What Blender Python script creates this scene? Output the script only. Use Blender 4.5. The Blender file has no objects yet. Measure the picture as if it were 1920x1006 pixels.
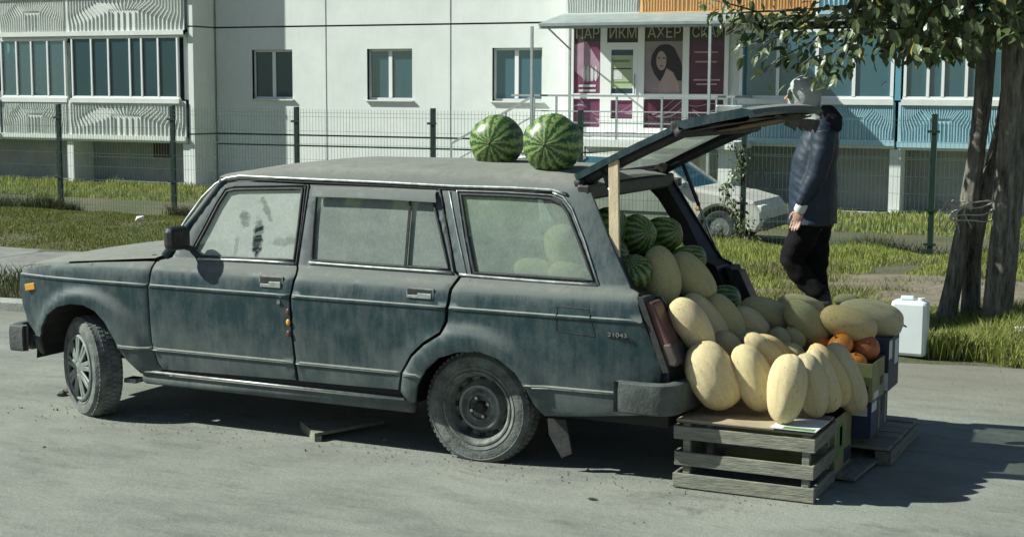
import bpy, bmesh, math, random
import numpy as np
from mathutils import Vector, Matrix, noise
from mathutils.geometry import delaunay_2d_cdt

R = math.radians
random.seed(7)
np.random.seed(7)
scene = bpy.context.scene
col = scene.collection

# ---------------------------------------------------------------- camera
CAM = Vector((3.2827, -6.4378, 1.8378))
YAW, PIT, ROL, FPX = 0.442385, 0.118471, 0.005242, 2808.2
_f = Vector((-math.sin(YAW) * math.cos(PIT), math.cos(YAW) * math.cos(PIT), -math.sin(PIT)))
_r = Vector((math.cos(YAW), math.sin(YAW), 0))
_u = _r.cross(_f)
_r2 = _r * math.cos(ROL) + _u * math.sin(ROL)
_u2 = _u * math.cos(ROL) - _r * math.sin(ROL)
cam_data = bpy.data.cameras.new("camera")
cam = bpy.data.objects.new("camera", cam_data)
col.objects.link(cam)
m3 = Matrix((_r2, _u2, -_f)).transposed()
cam.matrix_world = Matrix.Translation(CAM) @ m3.to_4x4()
cam_data.sensor_width = 36
cam_data.lens = 36 * FPX / 1920
cam_data.clip_end = 600
cam_data.clip_start = 0.1
scene.camera = cam

# ---------------------------------------------------------------- light
SUN_EL = R(39)
sun_dir = Vector((1.0, 0.42, 0)).normalized() * math.cos(SUN_EL) + Vector((0, 0, -math.sin(SUN_EL)))
world = bpy.data.worlds.new("World")
scene.world = world
world.use_nodes = True
wn = world.node_tree
bg = wn.nodes['Background']
sky = wn.nodes.new('ShaderNodeTexSky')
sky.sky_type = 'NISHITA'
sky.sun_disc = False
sky.sun_elevation = SUN_EL
sky.sun_rotation = math.atan2(-sun_dir.x, -sun_dir.y)
sky.air_density = 1.0
sky.dust_density = 0.4
sky.ozone_density = 1.0
wn.links.new(sky.outputs[0], bg.inputs[0])
bg.inputs[1].default_value = 0.05
sd = bpy.data.lights.new("sun", 'SUN')
sd.energy = 5.0
sd.angle = R(0.55)
sd.color = (0.97, 1.0, 0.91)
sun = bpy.data.objects.new("sun", sd)
col.objects.link(sun)
sun.rotation_euler = sun_dir.to_track_quat('-Z', 'Y').to_euler()
vs = scene.view_settings
vs.view_transform = 'Standard'
vs.look = 'None'
vs.gamma = 1
vs.exposure = 0.62
vs.use_curve_mapping = False


# ---------------------------------------------------------------- helpers
def ray(px, py):
    return _f + _r2 * ((px - 960) / FPX) - _u2 * ((py - 503) / FPX)


def aY(px, py, Y):
    d = ray(px, py)
    return CAM + d * ((Y - CAM.y) / d.y)


def aZ(px, py, Z):
    d = ray(px, py)
    return CAM + d * ((Z - CAM.z) / d.z)


GK = .29


def aG(px, py, off=0.0):
    """point on the leaning side-window plane of the car"""
    d = ray(px, py)
    n = Vector((0, 1, -GK))
    c = .075 + off - GK * .935
    return CAM + d * ((c - n.dot(CAM)) / n.dot(d))


def px_scale(P):
    return FPX / (P - CAM).dot(_f)


class MB:
    def __init__(s):
        s.v = []
        s.f = []

    def add(s, vs_, fs):
        o = len(s.v)
        s.v += [Vector(v) for v in vs_]
        s.f += [tuple(i + o for i in f) for f in fs]
        return s

    def box(s, x0, x1, y0, y1, z0, z1, M=None):
        vs_ = [Vector((x, y, z)) for x in (x0, x1) for y in (y0, y1) for z in (z0, z1)]
        if M: vs_ = [M @ v for v in vs_]
        return s.add(vs_, [(0, 1, 3, 2), (4, 6, 7, 5), (0, 4, 5, 1), (2, 3, 7, 6), (0, 2, 6, 4), (1, 5, 7, 3)])

    def beam(s, a, b, w, h, up=(0, 0, 1)):
        a, b = Vector(a), Vector(b)
        d = (b - a).normalized()
        sd_ = d.cross(Vector(up))
        if sd_.length < 1e-4: sd_ = d.cross(Vector((0, 1, 0)))
        sd_.normalize()
        u_ = sd_.cross(d)
        vs_ = [p + sd_ * (i * w / 2) + u_ * (j * h / 2) for p in (a, b) for i, j in ((-1, -1), (1, -1), (1, 1), (-1, 1))]
        return s.add(vs_, [(3, 2, 1, 0), (4, 5, 6, 7), (0, 1, 5, 4), (1, 2, 6, 5), (2, 3, 7, 6), (3, 0, 4, 7)])

    def tube(s, pts, rad, n=8, cap=True, flat=1.0, up=None, fn=None):
        pts = [Vector(p) for p in pts]
        if not hasattr(rad, '__len__'): rad = [rad] * len(pts)
        o = len(s.v)
        prev = None
        for i, p in enumerate(pts):
            t = (pts[min(i + 1, len(pts) - 1)] - pts[max(i - 1, 0)]).normalized()
            if prev is None:
                a = t.orthogonal().normalized() if up is None else Vector(up)
            else:
                a = prev
            a = (a - t * a.dot(t)).normalized()
            prev = a
            b = t.cross(a)
            for k in range(n):
                th = 2 * math.pi * k / n
                rr = rad[i] * (fn(i, th, p) if fn else 1)
                s.v.append(p + (a * math.cos(th) + b * math.sin(th) * flat) * rr)
        for i in range(len(pts) - 1):
            for k in range(n):
                s.f.append((o + i * n + k, o + i * n + (k + 1) % n, o + (i + 1) * n + (k + 1) % n, o + (i + 1) * n + k))
        if cap:
            s.f.append(tuple(o + k for k in reversed(range(n))))
            s.f.append(tuple(o + (len(pts) - 1) * n + k for k in range(n)))
        return s

    def prism(s, poly, y0, y1, M=None):
        """polygon in x-z extruded along y"""
        n = len(poly)
        vs_ = [Vector((p[0], y0, p[1])) for p in poly] + [Vector((p[0], y1, p[1])) for p in poly]
        if M: vs_ = [M @ v for v in vs_]
        return s.add(vs_, [tuple(range(n)), tuple(reversed(range(n, 2 * n)))] + [(i, i + n, (i + 1) % n + n, (i + 1) % n) for i in range(n)])

    def lathe(s, prof, n=32, M=None, fn=None):
        """profile (radius, h): axis = local -Y, h grows outwards"""
        o = len(s.v)
        for j, (r_, h) in enumerate(prof):
            for k in range(n):
                th = 2 * math.pi * k / n
                rr = r_ if fn is None else fn(r_, h, th)
                v = Vector((rr * math.cos(th), -h, rr * math.sin(th)))
                s.v.append(M @ v if M else v)
        for j in range(len(prof) - 1):
            for k in range(n):
                s.f.append((o + j * n + k, o + j * n + (k + 1) % n, o + (j + 1) * n + (k + 1) % n, o + (j + 1) * n + k))
        return s

    def ell(s, c, ax, nu=20, nv=14, fn=None):
        o = len(s.v)
        c = Vector(c)
        for j in range(nv + 1):
            ph = math.pi * j / nv
            for k in range(nu):
                th = 2 * math.pi * k / nu
                d = Vector((math.cos(ph), math.sin(ph) * math.cos(th), math.sin(ph) * math.sin(th)))
                q = 1 if fn is None else fn(d, ph, th)
                s.v.append(c + (ax[0] * d.x + ax[1] * d.y + ax[2] * d.z) * q)
        for j in range(nv):
            for k in range(nu):
                s.f.append((o + j * nu + k, o + j * nu + (k + 1) % nu, o + (j + 1) * nu + (k + 1) % nu, o + (j + 1) * nu + k))
        return s

    def mesh(s, name, mat=None, smooth=False, org=Vector((0, 0, 0))):
        me = bpy.data.meshes.new(name)
        me.from_pydata([tuple(v - org) for v in s.v], [], s.f)
        if mat: me.materials.append(mat)
        if smooth:
            me.polygons.foreach_set('use_smooth', [True] * len(me.polygons))
            if smooth != 'all':
                me.set_sharp_from_angle(angle=R(38))
        me.update()
        return me

    def build(s, name, mat=None, parent=None, smooth=False, bevel=0, stuff=False, label=None, fix=True):
        org = Vector((0, 0, 0))
        q = parent
        while q is not None:
            org = org + q.location
            q = q.parent
        me = s.mesh(name, mat, smooth, org)
        if fix:
            b = bmesh.new()
            b.from_mesh(me)
            bmesh.ops.recalc_face_normals(b, faces=b.faces)
            b.to_mesh(me)
            b.free()
        o = bpy.data.objects.new(name, me)
        col.objects.link(o)
        o.parent = parent
        if bevel:
            md = o.modifiers.new('bevel', 'BEVEL')
            md.width = bevel
            md.segments = 2
            md.limit_method = 'ANGLE'
            md.angle_limit = R(40)
        if stuff: o['kind'] = 'stuff'
        if label: o['label'] = label
        return o


def thing(name, label, cat, loc=(0, 0, 0), group=None):
    o = bpy.data.objects.new(name, None)
    o.empty_display_size = .2
    col.objects.link(o)
    o.location = Vector(loc)
    tag(o, label, cat, group)
    return o


def tag(o, label=None, cat=None, group=None, kind=None):
    if label: o['label'] = label
    if cat: o['category'] = cat
    if group: o['group'] = group
    if kind: o['kind'] = kind
    return o


# ---------------------------------------------------------------- materials
def mat(name, c1, c2=None, rough=.7, scale=8, bump=0, bscale=60, metal=0, spec=.5, detail=5, stretch=None, lo=.35, hi=.65, coat=0):
    m = bpy.data.materials.new(name)
    m.use_nodes = True
    nt = m.node_tree
    N, L = nt.nodes, nt.links
    b = N['Principled BSDF']
    b.inputs['Roughness'].default_value = rough
    b.inputs['Metallic'].default_value = metal
    b.inputs['Specular IOR Level'].default_value = spec
    if coat: b.inputs['Coat Weight'].default_value = coat
    b.inputs['Base Color'].default_value = (*c1, 1)
    tc = N.new('ShaderNodeTexCoord')
    vec = tc.outputs['Object']
    if stretch:
        mp = N.new('ShaderNodeMapping')
        mp.inputs['Scale'].default_value = stretch
        L.new(vec, mp.inputs[0])
        vec = mp.outputs[0]
    if c2:
        n = N.new('ShaderNodeTexNoise')
        n.inputs['Scale'].default_value = scale
        n.inputs['Detail'].default_value = detail
        n.inputs['Roughness'].default_value = .6
        L.new(vec, n.inputs['Vector'])
        rp = N.new('ShaderNodeMapRange')
        rp.inputs[1].default_value = lo
        rp.inputs[2].default_value = hi
        L.new(n.outputs[0], rp.inputs[0])
        mx = N.new('ShaderNodeMix')
        mx.data_type = 'RGBA'
        mx.inputs[6].default_value = (*c1, 1)
        mx.inputs[7].default_value = (*c2, 1)
        L.new(rp.outputs[0], mx.inputs[0])
        L.new(mx.outputs[2], b.inputs['Base Color'])
        m['mix'] = mx.name
    if bump:
        n2 = N.new('ShaderNodeTexNoise')
        n2.inputs['Scale'].default_value = bscale
        n2.inputs['Detail'].default_value = 6
        L.new(vec, n2.inputs['Vector'])
        bp = N.new('ShaderNodeBump')
        bp.inputs['Strength'].default_value = bump
        bp.inputs['Distance'].default_value = .01
        L.new(n2.outputs[0], bp.inputs['Height'])
        L.new(bp.outputs[0], b.inputs['Normal'])
    return m


class NT:
    """tiny node-graph helper"""

    def __init__(s, m):
        s.N, s.L = m.node_tree.nodes, m.node_tree.links

    def n(s, t, **kw):
        x = s.N.new(t)
        for k, v in kw.items(): setattr(x, k, v)
        return x

    def link(s, a, b): s.L.new(a, b)

    def setin(s, sock, v):
        if hasattr(v, 'is_output') or isinstance(v, bpy.types.NodeSocket):
            s.L.new(v, sock)
        else:
            sock.default_value = v

    def math(s, op, a, b=0.0, c=None, clamp=False):
        x = s.N.new('ShaderNodeMath')
        x.operation = op
        x.use_clamp = clamp
        s.setin(x.inputs[0], a)
        s.setin(x.inputs[1], b)
        if c is not None: s.setin(x.inputs[2], c)
        return x.outputs[0]

    def noise(s, vec, scale, detail=4, rough=.6, stretch=None):
        if stretch:
            mp = s.N.new('ShaderNodeMapping')
            mp.inputs['Scale'].default_value = stretch
            s.L.new(vec, mp.inputs[0])
            vec = mp.outputs[0]
        x = s.N.new('ShaderNodeTexNoise')
        x.inputs['Scale'].default_value = scale
        x.inputs['Detail'].default_value = detail
        x.inputs['Roughness'].default_value = rough
        s.L.new(vec, x.inputs['Vector'])
        return x.outputs[0]

    def rng(s, v, a, b, c=0.0, d=1.0):
        x = s.N.new('ShaderNodeMapRange')
        s.setin(x.inputs[0], v)
        for i, k in enumerate((a, b, c, d)): x.inputs[i + 1].default_value = k
        return x.outputs[0]

    def mix(s, f, a, b):
        x = s.N.new('ShaderNodeMix')
        x.data_type = 'RGBA'
        s.setin(x.inputs[0], f)
        s.setin(x.inputs[6], a if not isinstance(a, tuple) else (*a, 1))
        s.setin(x.inputs[7], b if not isinstance(b, tuple) else (*b, 1))
        return x.outputs[2]

    def bump(s, h, strength, dist=.01):
        x = s.N.new('ShaderNodeBump')
        x.inputs['Strength'].default_value = strength
        x.inputs['Distance'].default_value = dist
        s.L.new(h, x.inputs['Height'])
        return x.outputs[0]


def newmat(name):
    m = bpy.data.materials.new(name)
    m.use_nodes = True
    g = NT(m)
    return m, g, g.N['Principled BSDF']


def paint_mat():
    m, g, b = newmat('dusty_car_paint')
    tc = g.n('ShaderNodeTexCoord').outputs['Object']
    geo = g.n('ShaderNodeNewGeometry')
    sep = g.n('ShaderNodeSeparateXYZ')
    g.link(geo.outputs['Normal'], sep.inputs[0])
    up = g.rng(sep.outputs[2], .05, .95)
    sp = g.n('ShaderNodeSeparateXYZ')
    g.link(tc, sp.inputs[0])
    streak = g.noise(tc, 38, 5, .7, (1, 1, .09))
    big = g.noise(tc, 2.6, 5, .65)
    fine = g.noise(tc, 240, 3, .8)
    low = g.math('MULTIPLY', g.rng(sp.outputs[2], .66, .25, 0.0, .55), g.rng(big, .3, .65, .4, 1.1))
    f = g.math('ADD', g.rng(streak, .35, .75, -.05, .13), g.rng(big, .3, .7, -.06, .13))
    f = g.math('ADD', f, low)
    f = g.math('ADD', f, g.rng(fine, .35, .75, -.06, .12))
    f = g.math('ADD', f, g.math('MULTIPLY', up, .72), clamp=True)
    spots = g.noise(tc, 95, 2, .5)
    f = g.math('ADD', f, g.rng(spots, .70, .76, 0, .28), clamp=True)
    med = g.noise(tc, 11, 6, .75, (1, 1, .6))
    f = g.math('ADD', f, g.rng(med, .3, .7, -.15, .17), clamp=True)
    c = g.mix(f, (.007, .030, .036), g.mix(up, (.158, .178, .165), (.225, .225, .19)))
    chip = g.noise(tc, 60, 2, .5)
    c = g.mix(g.rng(chip, .74, .77, 0, .8), c, (.10, .05, .03))
    g.link(c, b.inputs['Base Color'])
    g.link(g.rng(f, 0, .7, .38, .92), b.inputs['Roughness'])
    g.link(g.bump(fine, .15, .002), b.inputs['Normal'])
    return m


def schlick(g, f0):
    lw = g.n('ShaderNodeLayerWeight')
    lw.inputs[0].default_value = .5
    return g.math('ADD', g.math('MULTIPLY', g.math('POWER', lw.outputs['Facing'], 5.0), 1 - f0), f0)


def dusty_glass(name, base=.66, clean=None, dust=(.36, .41, .36)):
    dust = tuple(k * 1.28 for k in dust)
    m, g, b = newmat(name)
    tc = g.n('ShaderNodeTexCoord').outputs['Object']
    n1 = g.noise(tc, 5, 6, .7)
    n2 = g.noise(tc, 130, 4, .8, (1, 1, .35))
    f = g.math('ADD', base, g.rng(n1, .3, .7, -.17, .12))
    f = g.math('ADD', f, g.rng(n2, .3, .7, -.035, .04))
    if clean:
        geo = g.n('ShaderNodeNewGeometry').outputs['Position']
        wob = g.noise(tc, 26, 4, .7)
        for (cx, cz, rx, rz, ang, amt) in clean:
            sub = g.n('ShaderNodeVectorMath', operation='SUBTRACT')
            g.link(geo, sub.inputs[0])
            sub.inputs[1].default_value = (cx, 0, cz)
            mp = g.n('ShaderNodeMapping', vector_type='POINT')
            mp.inputs['Rotation'].default_value = (0, ang, 0)
            g.link(sub.outputs[0], mp.inputs[0])
            sx = g.n('ShaderNodeSeparateXYZ')
            g.link(mp.outputs[0], sx.inputs[0])
            a = g.math('MULTIPLY', sx.outputs[0], 1 / rx)
            c = g.math('MULTIPLY', sx.outputs[2], 1 / rz)
            d = g.math('ADD', g.math('MULTIPLY', a, a), g.math('MULTIPLY', c, c))
            d = g.math('ADD', d, g.rng(wob, .3, .7, -.8, .8))
            k = g.rng(d, .45, 1.45, amt, 0)
            f = g.math('SUBTRACT', f, k)
    f = g.math('MAXIMUM', g.math('MINIMUM', f, .96), .04)
    tr = g.n('ShaderNodeBsdfTransparent')
    tr.inputs[0].default_value = (.72, .82, .76, 1)
    gl = g.n('ShaderNodeBsdfGlossy')
    gl.inputs['Roughness'].default_value = .08
    gl.inputs[0].default_value = (.8, .8, .8, 1)
    ms = g.n('ShaderNodeMixShader')
    g.link(schlick(g, .05), ms.inputs[0])
    g.link(tr.outputs[0], ms.inputs[1])
    g.link(gl.outputs[0], ms.inputs[2])
    df = g.n('ShaderNodeBsdfDiffuse')
    g.link(g.mix(g.rng(n2, .3, .7), tuple(k * .86 for k in dust), tuple(k * 1.15 for k in dust)), df.inputs[0])
    tl = g.n('ShaderNodeBsdfTranslucent')
    tl.inputs[0].default_value = (*dust, 1)
    md = g.n('ShaderNodeMixShader')
    md.inputs[0].default_value = .3
    g.link(df.outputs[0], md.inputs[1])
    g.link(tl.outputs[0], md.inputs[2])
    mo = g.n('ShaderNodeMixShader')
    g.link(f, mo.inputs[0])
    g.link(ms.outputs[0], mo.inputs[1])
    g.link(md.outputs[0], mo.inputs[2])
    out = [n for n in g.N if n.type == 'OUTPUT_MATERIAL'][0]
    g.link(mo.outputs[0], out.inputs[0])
    g.N.remove(b)
    return m


def window_glass(name, tint=(.40, .52, .54), gloss=2.2, dirt=.20):  # dirt: share of an even teal film standing in for sky reflections
    m, g, b = newmat(name)
    tr = g.n('ShaderNodeBsdfTransparent')
    tr.inputs[0].default_value = (*tint, 1)
    gl = g.n('ShaderNodeBsdfGlossy')
    gl.inputs['Roughness'].default_value = .03
    gl.inputs[0].default_value = (.62, .86, 1, 1)
    tc = g.n('ShaderNodeTexCoord').outputs['Object']
    g.link(g.bump(g.noise(tc, 1.3, 2, .5), .12, .02), gl.inputs['Normal'])
    ms = g.n('ShaderNodeMixShader')
    g.link(schlick(g, ((gloss - 1) / (gloss + 1)) ** 2), ms.inputs[0])
    g.link(tr.outputs[0], ms.inputs[1])
    g.link(gl.outputs[0], ms.inputs[2])
    df = g.n('ShaderNodeBsdfDiffuse')
    df.inputs[0].default_value = (.13, .33, .40, 1)  # blue-green of reflected sky put into the diffuse colour
    mo = g.n('ShaderNodeMixShader')
    mo.inputs[0].default_value = dirt
    g.link(ms.outputs[0], mo.inputs[1])
    g.link(df.outputs[0], mo.inputs[2])
    out = [n for n in g.N if n.type == 'OUTPUT_MATERIAL'][0]
    g.link(mo.outputs[0], out.inputs[0])
    g.N.remove(b)
    return m


def melon_mat(name, c1, c2, patch):
    m, g, b = newmat(name)
    tc = g.n('ShaderNodeTexCoord').outputs['Object']
    oi = g.n('ShaderNodeObjectInfo').outputs['Random']
    add = g.n('ShaderNodeVectorMath', operation='ADD')
    g.link(tc, add.inputs[0])
    g.link(oi, add.inputs[1])
    v = add.outputs[0]
    n1 = g.noise(v, 2.2, 5, .65, (.35, 2.2, 2.2))
    n2 = g.noise(v, 26, 5, .75, (.45, 1, 1))
    vo = g.n('ShaderNodeTexVoronoi', feature='DISTANCE_TO_EDGE')
    vo.inputs['Scale'].default_value = 26
    g.link(v, vo.inputs['Vector'])
    net = g.rng(vo.outputs['Distance'], 0, .12, 1, 0)
    c = g.mix(g.rng(n1, .35, .68), c1, c2)
    c = g.mix(g.rng(n2, .42, .72, 0, .75), c, patch)
    c = g.mix(g.math('MULTIPLY', net, .40), c, (.85, .77, .56))
    bl = g.noise(v, 4.5, 6, .8)
    c = g.mix(g.rng(bl, .50, .70, 0, .5), c, (.60, .44, .16))
    st = g.noise(v, 1.3, 3, .6, (.25, 3, 3))
    c = g.mix(g.rng(st, .52, .66, 0, .4), c, (.66, .50, .20))
    sp_ = g.noise(v, 9, 3, .5)
    c = g.mix(g.rng(sp_, .64, .72, 0, .4), c, (.20, .17, .09))
    g.link(c, b.inputs['Base Color'])
    b.inputs['Roughness'].default_value = .58
    b.inputs['Subsurface Weight'].default_value = .06
    b.inputs['Subsurface Radius'].default_value = (.02, .012, .005)
    h = g.math('ADD', g.math('MULTIPLY', net, .5), n2)
    g.link(g.bump(h, .7, .010), b.inputs['Normal'])
    return m


def watermelon_mat():
    m, g, b = newmat('striped_watermelon_rind')
    tc = g.n('ShaderNodeTexCoord').outputs['Object']
    s3 = g.n('ShaderNodeSeparateXYZ')
    g.link(tc, s3.inputs[0])
    ang = g.math('ARCTAN2', s3.outputs[1], s3.outputs[2])
    wob = g.noise(tc, 3.2, 4, .7)
    wob2 = g.noise(tc, 14, 4, .7)
    a = g.math('ADD', g.math('MULTIPLY', ang, 15), g.rng(wob, .2, .8, -2.6, 2.6))
    a = g.math('ADD', a, g.rng(wob2, .2, .8, -2.6, 2.6))
    sn = g.math('SINE', a)
    f = g.math('MULTIPLY', g.rng(sn, -.35, .75), g.rng(g.noise(tc, 30, 4, .8), .3, .6, .35, 1))
    fine = g.noise(tc, 45, 4, .7)
    dark = g.mix(fine, (.012, .045, .010), (.035, .095, .02))
    light = g.mix(g.noise(tc, 22, 4, .7), (.17, .27, .06), (.36, .42, .15))
    c = g.mix(f, dark, light)
    g.link(c, b.inputs['Base Color'])
    b.inputs['Roughness'].default_value = .42
    return m


M = {}
M['paint'] = paint_mat()
M['chrome'] = mat('worn_chrome', (.55, .56, .54), (.3, .31, .29), rough=.28, metal=.9, scale=30)
M['trim'] = mat('bright_trim', (.46, .50, .48), (.26, .29, .27), rough=.4, metal=.6, scale=25)
M['flank'] = mat('dull_body_line', (.33, .38, .36), (.18, .22, .21), rough=.6, metal=.3, scale=6)
M['rubber'] = mat('black_rubber', (.012, .014, .014), (.03, .032, .03), rough=.7, scale=20, bump=.2)
M['black'] = mat('dark_interior', (.012, .013, .013), (.02, .02, .02), rough=.8)
M['seat'] = mat('dark_seat_cloth', (.04, .042, .04), (.07, .07, .065), rough=.9, scale=30)
M['tyre'] = mat('dusty_tyre', (.075, .086, .080), (.165, .185, .168), rough=.95, scale=14, bump=.5, bscale=80)
M['tread'] = M['tyre']
M['rim'] = mat('dusty_steel_rim', (.06, .066, .06), (.22, .24, .215), rough=.7, scale=16, metal=.2)
M['hubcap'] = mat('dusty_silver_hubcap', (.22, .25, .23), (.13, .15, .135), rough=.6, scale=25, metal=.3)
M['bumper'] = mat('dusty_grey_bumper', (.035, .045, .042), (.10, .115, .105), rough=.7, scale=7, bump=.3)
M['plastic_black'] = mat('black_plastic', (.008, .009, .009), (.022, .022, .02), rough=.5, scale=15)
M['orange'] = mat('amber_lens', (.65, .33, .05), rough=.3)
M['red_lens'] = mat('dusty_red_lens', (.085, .018, .016), (.12, .065, .055), rough=.5, scale=9)
M['lens_dark'] = mat('dusty_lower_lens', (.05, .04, .035), (.10, .08, .065), rough=.6, scale=9)
M['hardboard'] = mat('torn_brown_hardboard', (.30, .19, .09), (.20, .12, .06), rough=.9, scale=14, bump=.4)
M['primer'] = mat('dark_inner_gate', (.03, .032, .03), (.09, .085, .07), rough=.85, scale=9, bump=.4)
M['prop'] = mat('raw_pine_wood', (.56, .46, .30), (.44, .35, .22), rough=.8, scale=12, stretch=(4, 4, .5), bump=.3)
M['old_wood'] = mat('weathered_grey_wood', (.27, .27, .21), (.14, .14, .11), rough=.9, scale=14, stretch=(.6, 4, 6), bump=.6, bscale=40)
M['old_wood_y'] = mat('weathered_grey_wood_side', (.22, .22, .17), (.12, .12, .09), rough=.9, scale=14, stretch=(4, .6, 6), bump=.6, bscale=40)
M['card'] = mat('brown_cardboard', (.36, .30, .20), (.28, .23, .15), rough=.9, scale=10, bump=.15)
M['card_yellow'] = mat('yellow_green_carton', (.26, .25, .10), (.18, .18, .075), rough=.7, scale=8)
M['card_blue'] = mat('navy_carton', (.008, .025, .055), (.012, .032, .065), rough=.6, scale=8)
M['print_white'] = mat('white_print', (.62, .65, .63), (.5, .53, .5), rough=.7, scale=20)
M['print_green'] = mat('green_print', (.10, .22, .06), rough=.7)
M['print_black'] = mat('black_print', (.03, .03, .04), rough=.7)
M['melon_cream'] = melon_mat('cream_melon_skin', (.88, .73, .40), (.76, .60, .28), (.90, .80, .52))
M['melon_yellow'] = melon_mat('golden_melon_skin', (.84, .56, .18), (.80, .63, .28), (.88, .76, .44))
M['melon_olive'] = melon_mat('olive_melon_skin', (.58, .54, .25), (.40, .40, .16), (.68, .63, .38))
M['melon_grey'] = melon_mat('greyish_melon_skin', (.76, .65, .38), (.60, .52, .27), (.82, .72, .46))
M['watermelon'] = watermelon_mat()
M['pumpkin'] = mat('orange_pumpkin_skin', (.68, .25, .03), (.55, .17, .02), rough=.4, scale=5, bump=.1, bscale=20)
M['pumpkin_red'] = mat('red_orange_pumpkin_skin', (.50, .13, .03), (.32, .10, .03), rough=.4, scale=4, bump=.1, bscale=20)
M['stem'] = mat('dry_stem', (.14, .12, .07), (.08, .07, .04), rough=.9, scale=30)
def wall_mat():
    m, g, b = newmat('white_painted_concrete')
    tc = g.n('ShaderNodeTexCoord').outputs['Object']
    n1 = g.noise(tc, .9, 8, .7)
    n2 = g.noise(tc, 5, 6, .75, (1.6, 1, .12))
    n3 = g.noise(tc, 40, 4, .8)
    c = g.mix(g.rng(n1, .35, .65), (.76, .79, .75), (.66, .70, .66))
    c = g.mix(g.rng(n2, .55, .8, 0, .35), c, (.48, .50, .46))
    c = g.mix(g.rng(n3, .6, .8, 0, .15), c, (.5, .52, .48))
    g.link(c, b.inputs['Base Color'])
    b.inputs['Roughness'].default_value = .9
    g.link(g.bump(g.math('ADD', n3, n1), .3, .01), b.inputs['Normal'])
    return m


M['white_wall'] = wall_mat()
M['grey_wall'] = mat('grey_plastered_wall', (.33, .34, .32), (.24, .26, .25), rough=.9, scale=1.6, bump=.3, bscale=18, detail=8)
M['joint'] = mat('dark_joint_sealant', (.045, .05, .045), (.09, .10, .09), rough=.9, scale=4)
M['pvc'] = mat('white_window_plastic', (.78, .80, .78), rough=.4)
M['sill'] = mat('white_metal_ledge', (.72, .75, .71), (.64, .67, .63), rough=.5, scale=3)
M['cor_white'] = mat('white_corrugated_sheet', (.68, .71, .66), (.60, .63, .58), rough=.5, scale=2)
M['cor_blue'] = mat('light_blue_corrugated_sheet', (.38, .58, .64), (.32, .52, .59), rough=.5, scale=2)
M['cor_orange'] = mat('orange_corrugated_sheet', (.74, .48, .22), (.68, .42, .18), rough=.5, scale=2)
M['teal'] = mat('teal_blue_trim', (.10, .32, .38), rough=.5)
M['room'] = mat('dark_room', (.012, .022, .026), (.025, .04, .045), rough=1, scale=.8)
M['curtain'] = mat('pale_curtain', (.66, .78, .76), (.52, .64, .62), rough=.9, scale=3)
M['blind'] = mat('grey_blind', (.58, .63, .60), (.50, .56, .54), rough=.9, scale=2)
M['glass'] = window_glass('window_glass')
M['glass_dark'] = window_glass('dark_window_glass', (.16, .26, .30), 1.6, .16)
M['glass_teal'] = window_glass('teal_window_glass', (.14, .30, .36), 2.2, .30)
M['steel'] = mat('galvanised_rail', (.40, .44, .43), (.32, .36, .35), rough=.5, metal=.3, scale=10)
M['canopy'] = mat('canopy_sheet', (.22, .27, .26), (.30, .34, .33), rough=.6, scale=3)
M['fence'] = mat('green_fence_paint', (.002, .024, .016), (.002, .02, .013), rough=.45, scale=8)
M['wire'] = mat('green_fence_wire', (.07, .14, .12), rough=.5)
M['poster'] = mat('magenta_poster', (.22, .07, .14), (.12, .035, .075), rough=.25, scale=1.2, stretch=(1, 1, 2.4), lo=.3, hi=.7)
M['poster_dark'] = mat('dark_maroon_poster', (.11, .028, .055), (.045, .014, .025), rough=.25, scale=1.2, stretch=(1, 1, 2.4))
M['poster_grey'] = mat('grey_portrait_backdrop', (.30, .27, .26), (.22, .18, .19), rough=.3, scale=2)
M['poster_pale'] = mat('pale_pink_print', (.42, .28, .35), (.36, .23, .30), rough=.4, scale=4)
M['sign_back'] = mat('dark_sign_strip', (.045, .045, .03), (.03, .03, .02), rough=.3, scale=3)
M['sign_text'] = mat('olive_grey_lettering', (.42, .43, .32), rough=.5)
M['hair_print'] = mat('dark_hair_print', (.015, .012, .012), (.03, .022, .02), rough=.4, scale=8)
M['skin_print'] = mat('skin_print', (.40, .30, .26), (.34, .25, .22), rough=.4, scale=3)
M['door_sheet'] = mat('pale_green_notice', (.42, .47, .30), (.38, .43, .27), rough=.6, scale=3)
def bark_mat():
    m, g, b = newmat('furrowed_bark')
    tc = g.n('ShaderNodeTexCoord').outputs['Object']
    n1 = g.noise(tc, 26, 7, .75, (1, 1, .16))
    n2 = g.noise(tc, 5, 5, .7, (1, 1, .5))
    c = g.mix(g.rng(n1, .38, .64), (.06, .055, .045), (.36, .34, .27))
    c = g.mix(g.rng(n2, .5, .72, 0, .5), c, (.25, .245, .19))
    g.link(c, b.inputs['Base Color'])
    b.inputs['Roughness'].default_value = .95
    g.link(g.bump(g.math('ADD', n1, g.math('MULTIPLY', n2, .4)), 1.0, .05), b.inputs['Normal'])
    return m


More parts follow.
